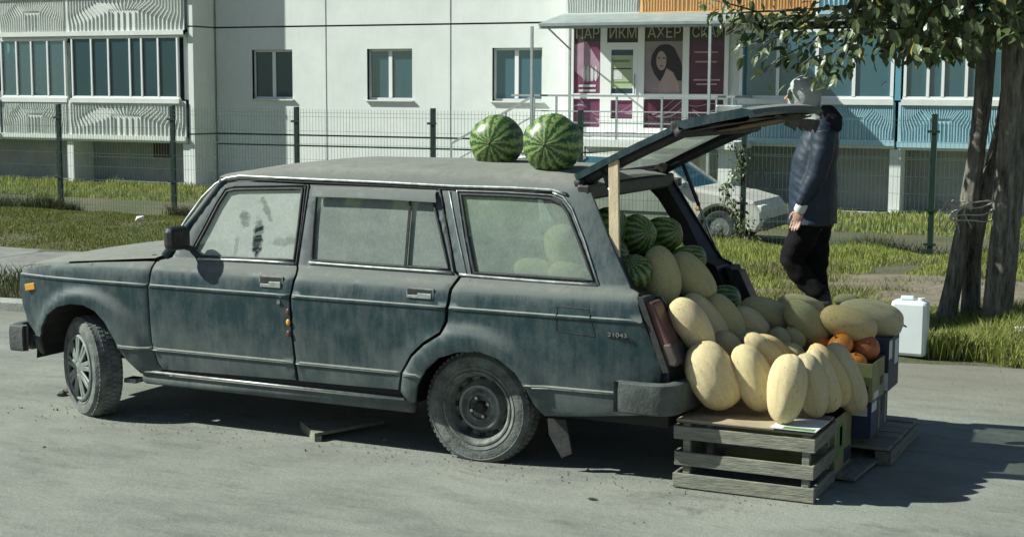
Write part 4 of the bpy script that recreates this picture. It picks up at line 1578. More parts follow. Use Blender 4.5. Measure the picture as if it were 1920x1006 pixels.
m_ = MB()
hx = [-2.985 + 1.05 * i / 20 for i in range(21)]
hv = [0, .02, .05, .09, .15] + [.2 + .06 * i for i in range(11)] + [.85, .91, .95, .98, 1]
for x in hx:
    y0 = ys(x, .90) - .004
    for v in hv:
        m_.v.append(Vector((x - .02 * (1 - (2 * v - 1) ** 2), y0 + (CW - 2 * y0) * v, hood_z(x, v))))
nv = len(hv)
m_.f = [(i * nv + j, (i + 1) * nv + j, (i + 1) * nv + j + 1, i * nv + j + 1) for i in range(20) for j in range(nv - 1)]
m_.build('bonnet', M['paint'], car, smooth='all')
MB().box(-2.02, -1.90, .12, 1.5, .90, .928).build('scuttle', M['plastic_black'], car)
# nose: grille, headlights, valance
MB().box(-2.965, -2.93, .52, 1.10, .58, .80).build('grille', M['plastic_black'], car)
for y0 in (.16, 1.16):
    MB().box(-2.975, -2.93, y0, y0 + .30, .60, .79).build('headlight', M['print_white'], car, bevel=.02)
MB().box(-2.93, -2.88, .10, 1.52, .33, .80).build('front_valance', M['paint'], car, bevel=.02)
for far in (False, True):
    sg = lambda y: CW - y if far else y
    ya, yb_ = sorted((sg(.098), sg(.115)))
    MB().box(-2.93, -2.84, ya - .0, yb_, .44, .50).build('nose_bracket', M['black'], car)

# ---- underbody, wheel wells, inner shell
MB().box(-1.95, -.44, .12, 1.5, .22, .30).box(-2.9, .98, .48, 1.14, .25, .40).build('underbody', M['black'], car, fix=True)
MB().box(.42, 1.0, .10, 1.52, .27, .33).build('rear_underbody', M['black'], car)
for (cx, cz), rr in ((AF, .40), (AR_, .385)):
    for far in (False, True):
        m_ = MB()
        n_ = 18
        for i in range(n_ + 1):
            th = math.pi * i / n_
            for y in (.045, .46):
                yy = CW - y if far else y
                m_.v.append(Vector((cx + rr * math.cos(th), yy, cz + rr * math.sin(th) * .98)))
        m_.f = [(2 * i, 2 * i + 1, 2 * i + 3, 2 * i + 2) for i in range(n_)]
        o = len(m_.v)
        yy = CW - .46 if far else .46
        m_.v += [Vector((cx + rr * math.cos(math.pi * i / n_), yy, cz + rr * math.sin(math.pi * i / n_) * .98)) for i in range(n_ + 1)]
        m_.f.append(tuple(range(o, o + n_ + 1)))
        m_.build('wheel_arch_liner', M['black'], car)
for far in (False, True):
    y0, y1 = (.052, .10) if not far else (CW - .10, CW - .052)
    MB().box(-1.99, -.40, y0 + .0, y1, .30, .88).build('door_inner', M['black'], car)
    y0, y1 = (.072, .12) if not far else (CW - .12, CW - .072)
    MB().box(.40, .86, y0, y1, .42, .88).build('cargo_side', M['black'], car)
MB().box(-2.9, -2.02, .48, 1.14, .40, .80).build('engine_block', M['black'], car)
MB().box(-.62, .96, .30, 1.32, .50, .545).build('cargo_floor', M['black'], car)
MB().box(-1.95, -.62, .12, 1.5, .30, .36).build('cabin_floor', M['black'], car)
MB().box(-2.0, -1.90, .12, 1.5, .36, .90).box(-1.92, -1.72, .12, 1.5, .80, .93).build('dashboard', M['black'], car, stuff=False)
for y0 in (.22, .88):
    s_ = MB().box(-1.45, -.98, y0, y0 + .5, .42, .58).build('seat', M['seat'], car, bevel=.04)
    MB().box(-.14, .0, -.25, .25, 0, .52, M=Matrix.Translation((-.92, y0 + .25, .55)) @ Matrix.Rotation(R(14), 4, 'Y')).build('seat_back', M['seat'], s_, bevel=.04)
    MB().box(-.08, .0, -.13, .13, .54, .72, M=Matrix.Translation((-.92, y0 + .25, .55)) @ Matrix.Rotation(R(14), 4, 'Y')).build('headrest', M['seat'], s_, bevel=.03)
s_ = MB().box(-.72, -.35, .2, 1.42, .42, .58).build('rear_seat', M['seat'], car, bevel=.04)
MB().box(-.36, -.22, .16, 1.46, .55, .98).build('rear_backrest', M['seat'], s_, bevel=.04)
stw = []
for i in range(25):
    th = 2 * math.pi * i / 24
    stw.append(Vector((-1.60, .46, .90)) + Vector((.08 * math.sin(th), .19 * math.cos(th), .17 * math.sin(th))))
MB().tube(stw, .012, 6, cap=False).build('steering_wheel', M['plastic_black'], car, smooth='all')
MB().ell((-1.28, .42, 1.335), (Vector((.13, 0, 0)), Vector((0, .05, 0)), Vector((0, 0, .028)))).build('rolled_sun_visor', M['black'], car, smooth='all')

# ---- D pillar depth (box section round the tailgate opening)
for far in (False, True):
    m_ = MB()
    edge_pts = [PG(1098, 350), PG(1108, 364), PG(1140, 447), PG(1178, 540), P2(1190, 556), P2(1214, 640), P2(1236, 700)]
    for (x, z) in edge_pts:
        y = ys(min(x, .95), z) + .012
        inn = y + (.085 if z > .93 else .19)
        for yy, dx in ((y, -.01), (inn, -.035), (inn, -.12)):
            m_.v.append(Vector((x + dx, CW - yy if far else yy, z)))
    n_ = len(edge_pts)
    m_.f = [(3 * i + j, 3 * i + j + 1, 3 * i + 4 + j, 3 * i + 3 + j) for i in range(n_ - 1) for j in (0, 1)]
    m_.build('rear_pillar', M['plastic_black'], car, smooth=True)
    # tail light standing on the rear corner
    sg = lambda y: CW - y if far else y
    tl = MB()
    A = [(.875, .862), (.925, .864), (1.055, .60), (1.045, .575), (.985, .575)]
    tl.prism(A, sg(.055), sg(.195))
    t_o = tl.build('tail_light', M['red_lens'], car, bevel=.012)
    tl2 = MB()
    tl2.prism([(.975, .672), (1.022, .678), (1.062, .60), (1.050, .570), (.985, .570)], sg(.050), sg(.200))
    tl2.build('reversing_lens', M['lens_dark'], t_o, bevel=.01)
    MB().prism([(.855, .885), (.885, .885), (1.02, .545), (.99, .54)], sg(.04), sg(.215)).build('light_surround', M['rubber'], t_o)
    MB().prism([(.865, .872), (.93, .872), (1.062, .60), (1.052, .565), (.985, .565)], sg(.197), sg(.207)).build('light_inner_cover', M['rubber'], t_o)
MB().box(.90, 1.0, .10, 1.52, .32, .54).build('rear_valance', M['paint'], car, bevel=.01)
MB().beam((.975, .25, .55), (.975, 1.37, .55), .06, .03).build('load_lip', M['plastic_black'], car)

# ---- bumpers
def bumper(name, x_in, x_out, zc, sgn, mt):
    """wrap-round bar seen from the flank; sgn=+1 rear, -1 front"""
    m_ = MB()
    path = [(x_in, -.033), (x_in + sgn * .012, -.040), (x_in + sgn * .10, -.044), (x_out - sgn * .09, -.040), (x_out - sgn * .06, -.034), (x_out - sgn * .03, -.018), (x_out - sgn * .01, .006), (x_out, .04), (x_out + sgn * .006, .08), (x_out + sgn * .02, .2), (x_out + sgn * .03, .5), (x_out + sgn * .032, .81)]
    path = path + [(x, CW - y) for x, y in reversed(path[:-1])]
    prof = [(0, -.072), (-.012, -.078), (-.044, -.078), (-.052, -.070), (-.056, -.03), (-.057, .03), (-.052, .062), (-.044, .068), (-.01, .070), (0, .068)]
    n_ = len(path)
    for i, (x, y) in enumerate(path):
        t0 = Vector(path[min(i + 1, n_ - 1)]) - Vector(path[max(i - 1, 0)])
        nrm = Vector((t0.y, -t0.x)).normalized() * sgn if sgn > 0 else Vector((-t0.y, t0.x)).normalized()
        if sgn < 0: nrm = Vector((-t0.y, t0.x)).normalized()
        if nrm.dot(Vector((x + .9, y - .81))) < 0: nrm = -nrm
        for (d_, z) in prof:
            m_.v.append(Vector((x + nrm.x * (-d_ - .03), y + nrm.y * (-d_ - .03), zc + z)))
    k = len(prof)
    m_.f = [(i * k + j, (i + 1) * k + j, (i + 1) * k + (j + 1) % k, i * k + (j + 1) % k) for i in range(n_ - 1) for j in range(k)]
    m_.f += [tuple(range(k)), tuple(range((n_ - 1) * k, n_ * k))]
    return m_.build(name, M[mt], car, smooth=True)


bumper('rear_bumper', .80, 1.06, .432, 1, 'bumper')
bumper('front_bumper', -2.79, -2.915, .432, -1, 'bumper')

# ---- small body details
def rect_on(px0, py0, px1, py1, px2, py2, px3, py3):
    return [P2(px0, py0), P2(px1, py1), P2(px2, py2), P2(px3, py3)]


for (q, par) in ((rect_on(488, 515, 532, 518, 532, 543, 488, 540), 'front_door'), (rect_on(764, 537, 815, 541, 815, 564, 764, 560), 'rear_door')):
    for far in (False, True):
        par_o = [o for o in car.children if o.name.split('.')[0] == par][1 if far else 0]
        sg = lambda y: CW - y if far else y
        yb_ = ys(q[0][0], q[0][1] - .02)
        MB().prism(inset(q, .001), sg(yb_ - .004), sg(yb_ + .006)).build('handle_frame', M['trim'], par_o)
        MB().prism(inset(q, .007), sg(yb_ - .0055), sg(yb_ + .004)).build('handle_recess', M['rubber'], par_o)
        i4 = inset(q, .010)
        w_ = i4[1][0] - i4[0][0]
        h_ = i4[0][1] - i4[3][1]
        lv = [(i4[3][0] + w_ * .0, i4[3][1]), (i4[2][0], i4[2][1]), (i4[2][0], i4[2][1] + h_ * .62), (i4[3][0] + w_ * .45, i4[3][1] + h_ * .62), (i4[3][0] + w_ * .40, i4[3][1] + h_ * .35), (i4[3][0], i4[3][1] + h_ * .35)]
        MB().prism(lv, sg(yb_ - .012), sg(yb_ - .002)).build('door_handle', M['trim'], par_o, bevel=.002)
p = aY(523, 566, .0)
MB().lathe([(0, .008), (.011, .008), (.013, .002), (.013, -.01)], 12, M=Matrix.Translation((p.x, ys(p.x, p.z), p.z))).build('door_lock', M['chrome'], car, smooth=True)
for k, (py_, mm) in enumerate(((584, 'red_lens'), (604, 'orange'), (625, 'red_lens'))):
    p = aY(540, py_, .0)
    MB().ell((p.x, ys(p.x, p.z) - .003, p.z), (Vector((.013, 0, 0)), Vector((0, .007, 0)), Vector((0, 0, .017)))).build('door_edge_reflector', M[mm], car, smooth='all')
q = rect_on(42, 533, 60, 530, 62, 543, 44, 546)
yb_ = ys(q[0][0], q[0][1])
MB().prism(q, yb_ - .02, yb_ + .01).build('side_indicator', M['orange'], car, bevel=.004)
# fuel flap and badge
q = [P2(1046, 573), P2(1105, 579), P2(1117, 627), P2(1117, 630), P2(1046, 619)]
ring = dens(q, .02)
pts = [Vector((x, ys(x, z) + .0005, z)) for x, z in ring]
MB().tube(pts + [pts[0]], .0028, 5, cap=False).build('fuel_flap_gap', M['rubber'], car)
p = aY(1141, 628, .02)
text_mesh('badge', '21043', .095, .020, Matrix.Translation((p.x, ys(p.x, .70) - .003, p.z - .004)) @ Matrix.Rotation(math.pi / 2, 4, 'X'), M['chrome'], car, .004)
MB().box(p.x - .004, p.x + .10, ys(p.x, .70) - .0005, ys(p.x, .70) + .004, p.z - .010, p.z - .005).build('badge_base', M['rubber'], car)
# rain deflector over the rear door
wd = [PG(587, 347), PG(821, 354), PG(828, 380), PG(760, 376), PG(590, 366)]
m_ = MB()
for far in (False, True):
    m_ = MB()
    A = [PG(588, 349), PG(660, 351), PG(740, 353), PG(818, 356)]
    B = [PG(590, 368), PG(660, 370), PG(740, 374), PG(822, 379)]
    for (xa, za_), (xb_, zb_) in zip(A, B):
        ya = ys(xa, za_)
        for (x, y, z) in ((xa, ya - .004, za_), ((xa + xb_) / 2, ya - .034, (za_ + zb_) / 2 + .006), (xb_, ya - .045, zb_), (xb_, ya - .041, zb_), ((xa + xb_) / 2, ya - .030, (za_ + zb_) / 2 + .004)):
            m_.v.append(Vector((x, CW - y if far else y, z)))
    m_.f = [(5 * i + j, 5 * i + 5 + j, 5 * i + 6 + j, 5 * i + 1 + j) for i in range(3) for j in range(4)]
    m_.build('rain_deflector', M['paint'], car, smooth=True)
a, c = PG(770, 372), PG(760, 502)
MB().beam((a[0], ys(*a) - .002, a[1]), (c[0], ys(*c) - .002, c[1]), .012, .012).build('glass_divider', M['rubber'], car)
# side mirror
mr = MB().box(-.038, .038, -.072, .072, -.064, .064, M=Matrix.Translation((-1.735, -.02, 1.045)) @ Matrix.Rotation(R(-12), 4, 'Z')).build('side_mirror', M['plastic_black'], car, bevel=.030)
MB().beam((-1.735, .02, 1.0), (-1.70, .085, .975), .05, .03).build('mirror_arm', M['plastic_black'], mr, bevel=.008)
MB().box(.036, .040, -.05, .05, -.04, .04, M=Matrix.Translation((-1.735, -.02, 1.045)) @ Matrix.Rotation(R(-12), 4, 'Z')).build('mirror_glass', M['rubber'], mr)
mr2 = MB().box(-.038, .038, -.072, .072, -.064, .064, M=Matrix.Translation((-1.735, CW + .02, 1.045))).build('side_mirror', M['plastic_black'], car, bevel=.030)
# mud flap and hanging bits
mfa = [aY(q[0], q[1], .12) for q in ((1030, 783), (1064, 785), (1075, 848), (1056, 856), (1032, 812))]
for far in (False, True):
    mq = [(p_.x, p_.z) for p_ in mfa]
    MB().prism(mq, *((.10, .112) if not far else (1.50, 1.512))).build('mud_flap', M['rubber'], car)
p = aY(245, 712, .1)
MB().box(p.x - .03, p.x + .05, .08, .16, p.z - .012, p.z + .012).build('jack_bracket', M['trim'], car)
# axle
MB().tube([(0, .15, .28), (0, 1.47, .28)], .045, 10).build('rear_axle', M['black'], car, smooth='all')


# ---- wheels
def make_wheel(kind, loc, rotz, flip=False, squash=True):
    w0_ = MB()
    w0_.lathe([(0, -.03), (.07, -.03), (.07, -.11), (.0, -.11)], 20)
    root = w0_.build('wheel', M['black'], None)
    root.parent = car
    root.location = Vector(loc) - car.location
    root.rotation_euler.z = rotz + (math.pi if flip else 0)

    def sub(m__, name, mt, smooth=True, bev=0):
        me = m__.mesh(name, M[mt], smooth)
        bm_ = bmesh.new(); bm_.from_mesh(me); bmesh.ops.recalc_face_normals(bm_, faces=bm_.faces); bm_.to_mesh(me); bm_.free()
        o = bpy.data.objects.new(name, me)
        col.objects.link(o)
        o.parent = root
        if bev:
            md_ = o.modifiers.new('bevel', 'BEVEL'); md_.width = bev
        return o

    RT = .287
    prof = [(.178, .060), (.186, .072), (.205, .080), (.208, .083), (.211, .080), (.235, .082), (.255, .078), (.258, .081), (.262, .077), (.276, .068), (.284, .055), (.287, .03), (.2875, 0), (.287, -.03), (.284, -.055), (.262, -.075), (.235, -.08), (.19, -.07), (.178, -.058)]
    t = MB()
    t.lathe(prof, 72)
    zmin = -(loc[2] - .001)
    for v in t.v:
        if v.z < zmin + .02:
            k_ = (zmin + .02 - v.z)
            v.z = max(v.z, zmin) if v.z < zmin else v.z
            v.y *= 1 + .9 * k_
    sub(t, 'tyre', 'tyre')
    tr_ = MB()
    for k in range(60):
        th = 2 * math.pi * k / 60
        for (y0, y1, dth) in ((-.066, -.038, 0), (-.032, -.004, .5), (.004, .032, 0), (.038, .066, .5)):
            a = th + dth * 2 * math.pi / 60
            if (RT + .004) * math.sin(a) < zmin + .004: continue
            r0 = RT - .012
            r1 = RT + .005 - (.007 if abs(y0 + y1) > .09 else 0)
            ww_ = .0095
            Mr = Matrix.Rotation(-a, 4, 'Y')
            tr_.box(r0, r1, y0, y1, -ww_, ww_, M=Mr)
    sub(tr_, 'tread_block', 'tread', False)['kind'] = 'stuff'
    if kind == 'steel':
        rp = [(.180, .058), (.188, .070), (.186, .078), (.178, .078), (.172, .066), (.165, .060), (.160, .040), (.156, .018), (.150, .004), (.140, .000), (.128, .012), (.118, .030), (.108, .036), (.098, .034), (.086, .030), (.078, .034), (.070, .040), (.062, .040), (.058, .026), (.036, .022), (.034, .018), (0, .018)]
        sub(MB().lathe(rp, 64), 'rim', 'rim')
        hb = MB().lathe([(.0, .055), (.024, .055), (.030, .048), (.032, .018)], 24)
        sub(hb, 'hub_cap', 'black')
        for k in range(4):
            th = 2 * math.pi * k / 4 + .4
            b1_ = MB().lathe([(0, .045), (.009, .045), (.010, .024)], 6, M=Matrix.Translation((.049 * math.cos(th), 0, .049 * math.sin(th))))
            sub(b1_, 'wheel_nut', 'chrome')
        for k in range(12):
            th = 2 * math.pi * k / 12
            b1_ = MB().box(-.014, .014, -.0125, -.006, -.006, .006, M=Matrix.Rotation(-th, 4, 'Y') @ Matrix.Translation((.143, -.0, 0)) @ Matrix.Rotation(math.pi / 2, 4, 'Y'))
            sub(b1_, 'vent_slot', 'black', False)
        ring_ = MB().lathe([(.116, .034), (.112, .046), (.100, .046), (.096, .036)], 48)
        sub(ring_, 'rim_ring', 'hubcap')
    else:
        sub(MB().lathe([(.182, .058), (.190, .070), (.189, .080), (.178, .084), (.170, .078), (.168, .060), (.165, .045), (.05, .045), (0, .045)], 64), 'rim', 'black')
        sub(MB().lathe([(.191, .071), (.189, .084), (.178, .089), (.169, .084), (.166, .070)], 64), 'hubcap_ring', 'hubcap')
        sub(MB().lathe([(0, .092), (.03, .092), (.042, .084), (.044, .06)], 32), 'hubcap_centre', 'hubcap')
        for k in range(9):
            th = 2 * math.pi * k / 9 + .2
            for s2 in (-1, 1):
                a2 = th + s2 * .105
                a1 = th + s2 * .20
                p0 = Vector((.036 * math.cos(a1), -.086, .036 * math.sin(a1)))
                p1 = Vector((.172 * math.cos(a2), -.080, .172 * math.sin(a2)))
                sp_ = MB().beam(p0, p1, .026, .012, up=(0, 1, 0))
                sub(sp_, 'spoke', 'hubcap', False, .003)
    return root


make_wheel('steel', (0, .165, .268), 0)
make_wheel('steel', (0, CW - .135, .268), 0, True)
make_wheel('cap', (-2.46, .128, .268), R(-29))
make_wheel('steel', (-2.424, CW - .12, .268), R(-24), True)

# ---- the raised tailgate
gate = []
gs = [(.47, 1.435), (.62, 1.513), (.80, 1.601), (.94, 1.665), (.985, 1.697), (1.03, 1.706), (1.16, 1.735), (1.30, 1.762), (1.345, 1.755), (1.36, 1.735)]
Y0, Y1 = .19, 1.43
th_ = .030


def gate_pt(k, t, inner):
    x, z = gs[k]
    a = gs[max(k - 1, 0)]; c = gs[min(k + 1, len(gs) - 1)]
    d = Vector((c[0] - a[0], 0, c[1] - a[1])).normalized()
    n_ = Vector((-d.z, 0, d.x))
    thk = th_ if k < 4 else .042
    if k >= 8: thk = .03
    bow = .0 if k < 5 else .025
    q = Vector((x + .03 * (1 - (2 * t - 1) ** 2) * (k >= 6), 0, z + (bow * .6) * (1 - (2 * t - 1) ** 2)))
    yy = Y0 + (Y1 - Y0) * t
    sh_ = .02 * (k >= 4)
    yy = (Y0 - sh_) + (Y1 - Y0 + 2 * sh_) * t
    q.y = yy
    return q - n_ * (thk if inner else 0)


tg = MB()
ts = [0, .03, .08, .2, .35, .5, .65, .8, .92, .97, 1]
nk, nt_ = len(gs), len(ts)


def gidx(k, j, inner): return (k * nt_ + j) * 2 + inner


for k in range(nk):
    for t in ts:
        tg.v += [gate_pt(k, t, 0), gate_pt(k, t, 1)]
for k in range(nk - 1):
    for j in range(nt_ - 1):
        if 1 <= k + .5 < 3 + .5 and False: continue
        is_glass = (k in (0, 1, 2)) and (2 <= j <= nt_ - 4)
        if not is_glass:
            tg.f.append((gidx(k, j, 0), gidx(k + 1, j, 0), gidx(k + 1, j + 1, 0), gidx(k, j + 1, 0)))
            tg.f.append((gidx(k, j, 1), gidx(k, j + 1, 1), gidx(k + 1, j + 1, 1), gidx(k + 1, j, 1)))
for k in range(nk - 1):
    tg.f.append((gidx(k, 0, 0), gidx(k, 0, 1), gidx(k + 1, 0, 1), gidx(k + 1, 0, 0)))
    j = nt_ - 1
    tg.f.append((gidx(k, j, 0), gidx(k + 1, j, 0), gidx(k + 1, j, 1), gidx(k, j, 1)))
for j in range(nt_ - 1):
    tg.f.append((gidx(0, j, 0), gidx(0, j + 1, 0), gidx(0, j + 1, 1), gidx(0, j, 1)))
    tg.f.append((gidx(nk - 1, j, 0), gidx(nk - 1, j, 1), gidx(nk - 1, j + 1, 1), gidx(nk - 1, j + 1, 0)))
tg_o = tg.build('tailgate', M['paint'], car, smooth=True)
M['gate_glass'] = dusty_glass('dusty_tailgate_glass', .62, None, dust=(.26, .30, .25))
gg = MB()
for k, fz in ((0, .28), (1, 0), (2, 0), (3, 0)):
    for t in (ts[2] - .004, .35, .65, ts[nt_ - 3] + .004):
        p_ = gate_pt(k, t, 0) * .6 + gate_pt(k, t, 1) * .4
        gg.v.append(p_ + Vector((.03, 0, .015)) * (k == 0))
gg.f = [(k * 4 + j, k * 4 + j + 1, k * 4 + 5 + j, k * 4 + 4 + j) for k in range(3) for j in range(3)]
gg.build('rear_window', M['gate_glass'], tg_o)
# black inner frame bars and remains of the inner hardboard
fr_ = MB()
for t in (.05, .95):
    fr_.tube([gate_pt(k, t, 1) - Vector((0, 0, .012)) for k in (0, 1, 2, 3, 4)], .026, 6, flat=.7)
fr_.tube([gate_pt(0, t, 1) + Vector((.02, 0, -.012)) for t in (.02, .3, .7, .98)], .026, 6)
fr_.tube([gate_pt(4, t, 1) + Vector((.0, 0, -.02)) for t in (.0, .3, .7, 1)], .03, 6)
for nm, seg in (('gate_side_bar', [(k, .05) for k in range(5)]), ('gate_side_bar', [(k, .95) for k in range(5)]), ('gate_top_bar', [(0, t) for t in (.02, .3, .7, .98)]), ('gate_cross_bar', [(4, t) for t in (0, .3, .7, 1)])):
    MB().tube([gate_pt(k, t, 1) - Vector((0, 0, .012)) for k, t in seg], .027, 6).build(nm, M['rubber'], tg_o, smooth='all')
ins = MB()
rng_ = random.Random(3)
for k in (5, 6, 7, 8):
    for i in range(15):
        t = .04 + .92 * i / 14
        p_ = gate_pt(k, t, 1) - Vector((0, 0, .012 + .012 * rng_.random()))
        if k == 8: p_.x -= .03 * rng_.random()
        ins.v.append(p_)
ins.f = [(k * 15 + j, k * 15 + j + 1, k * 15 + 16 + j, k * 15 + 15 + j) for k in range(3) for j in range(14)]
ins.build('gate_inner_skin', M['primer'], tg_o)
hb = MB()
hp = [(5, .30), (6, .26), (7, .34), (8, .40), (8, .70), (7, .80), (6, .72), (5, .62)]
q_ = [gate_pt(k, t, 1) - Vector((0, 0, .034)) for k, t in ((5, .36), (6, .33), (7, .36), (7, .62), (6, .66), (5, .60))]
hb.add(q_ + [v - Vector((0, 0, .004)) for v in q_], [(0, 1, 2, 3, 4, 5), (11, 10, 9, 8, 7, 6)] + [(i, (i + 1) % 6, (i + 1) % 6 + 6, i + 6) for i in range(6)])
hb.build('torn_hardboard', M['hardboard'], tg_o)
for i in range(9):
    t = .45 + .5 * i / 9
    p_ = gate_pt(7, t, 1) - Vector((-.02, 0, .03))
    m_ = MB().add([p_, p_ + Vector((.03, .06, -.01)), p_ + Vector((.01, .05, -.045 - .03 * rng_.random())), p_ + Vector((-.02, .02, -.03))], [(0, 1, 2, 3)])
    m_.build('torn_flap', M['primer'], tg_o)
MB().box(.955, 1.03, Y0 - .018, Y0 + .09, 1.64, 1.70).build('gate_hinge_cover', M['rubber'], tg_o, bevel=.012)
MB().box(1.17, 1.30, Y0 - .0, Y0 + .04, 1.742, 1.775, M=None).build('gate_edge_trim', M['trim'], tg_o, bevel=.006)
# gas struts and hinges
for far in (False, True):
    sg = lambda y: CW - y if far else y
    a = Vector((.60, sg(.235), 1.46)); c = Vector((.80, sg(.20), .97))
    md_ = a + (c - a) * .5
    if not far: md_ = a + (c - a) * .16; c = a + (c - a) * .3
    st__ = MB().tube([a, md_], .011, 8).build('gas_strut', M['rubber'], car, smooth='all')
    MB().tube([md_, c], .0065, 8).build('strut_rod', M['chrome'], st__, smooth='all')
    MB().beam((.50, sg(.32), 1.40), (.52, sg(.32), 1.45), .05, .06).build('gate_hinge', M['plastic_black'], car)

# ================================================================ CRATES AND BOXES
def slat(root, x0, x1, y0, y1, z0, z1, name='slat', m_='old_wood', jit=.004):
    j = lambda: random.uniform(-jit, jit)
    o = MB().box(x0, x1, y0, y1, z0 + j(), z1 + j()).build(name, M[m_], root, bevel=.003)
    return o


def crate(root, x0, x1, y0, y1, z0, z1, zs_):
    t = .014
    for a, c in zs_:
        slat(root, x0 + random.uniform(-.006, .004), x1 + random.uniform(-.002, .004), y0, y0 + t, a, c)
        slat(root, x0, x1, y1 - t, y1, a, c)
        slat(root, x1 - t, x1, y0 + t + .001, y1 - t - .001, a, c, m_='old_wood_y')
        slat(root, x0, x0 + t, y0 + t + .001, y1 - t - .001, a, c, m_='old_wood_y')
    for x in (x0 + .04, x1 - .06):
        for y in (y0 + t + .001, y1 - t - .03):
            slat(root, x, x + .035, y, y + .028, z0 + .01, z1 - .005, 'corner_post')
    n_ = 5
    for k in range(n_):
        yy = y0 + (y1 - y0) * k / n_
        slat(root, x0 + .01, x1 - .01, yy + .004, yy + (y1 - y0) / n_ - .006, z1 + .001, z1 + .011, 'top_board', jit=.0)


cx0, cx1, cy0, cy1 = 1.045, 1.706, .055, .47
cr = thing('wooden_crate', 'weathered grey slatted crate at the near corner, three front boards with dark gaps', 'crate', ((cx0 + cx1) / 2, cy0, 0))
crate(cr, cx0, cx1, cy0, cy1, 0, .312, [(.008, .075), (.112, .178), (.238, .300)])
sheet = MB()
sheet.box(1.06, 1.52, .045, .44, .326, .331)
tag(sheet.build('cardboard_sheet', M['card'], None), 'flattened brown cardboard laid on the near crate under the front melons', 'cardboard')
sh2 = MB().box(1.50, 1.712, .048, .30, .332, .336).build('leaflet', M['print_white'], None)
tag(sh2, 'green and white printed leaflet sticking out at the near corner of the crate', 'leaflet')
MB().prism([(1.56, .3365), (1.70, .3365), (1.70, .338), (1.56, .338)], .05, .085).build('green_band', M['print_green'], sh2)


def carton(name, label, x0, x1, y0, y1, z0, z1, m_, open_top=True, prints=(), group=None):
    r_ = thing(name, label, 'box', ((x0 + x1) / 2, y0, z0), group)
    t = .006
    MB().box(x0, x1, y0, y0 + t, z0, z1).build('front_wall', M[m_], r_, bevel=.002)
    MB().box(x0, x1, y1 - t, y1, z0, z1).build('back_wall', M[m_], r_, bevel=.002)
    MB().box(x0, x0 + t, y0 + t, y1 - t, z0, z1).build('end_wall', M[m_], r_, bevel=.002)
    MB().box(x1 - t, x1, y0 + t, y1 - t, z0, z1).build('end_wall', M[m_], r_, bevel=.002)
    MB().box(x0 + t, x1 - t, y0 + t, y1 - t, z0, z0 + t).build('floor', M['card'], r_)
    for (face, u0, u1, v0, v1, mm) in prints:
        W_, H_ = (y1 - y0 if face == 'x' else x1 - x0), z1 - z0
        if face == 'x':
            MB().box(x1 + .0005, x1 + .002, y0 + u0 * W_, y0 + u1 * W_, z0 + v0 * H_, z0 + v1 * H_).build('printed_panel', M[mm], r_)
        else:
            MB().box(x0 + u0 * W_, x0 + u1 * W_, y0 - .002, y0 - .0005, z0 + v0 * H_, z0 + v1 * H_).build('printed_panel', M[mm], r_)
    return r_


carton('fruit_carton', 'yellow green fruit carton standing on the ground right behind the near crate', 1.16, 1.695, .50, .84, .03, .30, 'card_yellow', prints=[('x', .1, .5, .3, .85, 'print_green'), ('x', .55, .95, .06, .32, 'card_blue'), ('x', .25, .4, .45, .8, 'orange')])
carton('fruit_carton', 'brown carton under the olive melons next to the tailgate opening', 1.06, 1.60, .50, 1.30, .31, .53, 'card')
carton('fruit_carton', 'brown carton on the ground below the heap of melons', 1.08, 1.60, .87, 1.36, .03, .30, 'card')
carton('fruit_carton', 'yellow green carton holding the orange pumpkins', 1.605, 1.800, .80, 1.08, .335, .525, 'card_yellow', prints=[('x', .62, .84, .3, .52, 'print_black'), ('x', .1, .5, .05, .22, 'print_white'), ('y', .1, .55, .3, .8, 'print_green'), ('y', .62, .9, .2, .42, 'print_black')])
cb = carton('fruit_carton', 'navy and white carton right of the pumpkins, below the biggest melon', 1.50, 1.815, 1.10, 1.36, .335, .60, 'card_blue', prints=[('x', .0, .28, .62, .97, 'print_white'), ('x', .55, .9, .45, .92, 'print_white'), ('y', .66, .80, .42, .95, 'print_white'), ('y', .3, 1.0, .02, .36, 'print_white')])
rg = MB()
rc = Vector((1.50 + .315 * .64, 1.096, .335 + .265 * .2))
rg.tube([rc + Vector((.028 * math.cos(2 * math.pi * i / 24), 0, .028 * math.sin(2 * math.pi * i / 24))) for i in range(25)], .006, 6, cap=False)
rg.build('ring_logo', M['print_black'], cb)
carton('fruit_carton', 'dark blue carton with white stripes below the pumpkin carton', 1.60, 1.785, .86, 1.26, .14, .325, 'card_blue', prints=[('y', .0, .3, .0, 1.0, 'print_white'), ('x', .02, .3, .70, .95, 'print_white'), ('x', .42, .50, .1, .9, 'card_yellow'), ('x', .8, .9, .1, .9, 'card_yellow'), ('x', .6, .75, .5, .9, 'print_black'), ('y', .45, .9, .6, .85, 'print_white')])
pl = thing('wooden_pallet', 'low wooden pallet lying on the ground under the cartons', 'pallet', (1.6, 1.2, 0))
for k in range(6):
    slat(pl, 1.20, 1.87, .90 + k * .13, 1.01 + k * .13, .075, .095, 'deck_board')
for k in range(3):
    slat(pl, 1.22 + k * .29, 1.30 + k * .29, .91, 1.64, .0, .074, 'bearer', 'old_wood_y')
bo = slat(thing('loose_board', 'flat loose board on the ground in the shade beside the crate', 'board', (1.78, .62, 0)), 1.60, 1.80, .50, 1.6, .01, .028, 'board', 'old_wood_y')
bo.rotation_euler.z = -.06

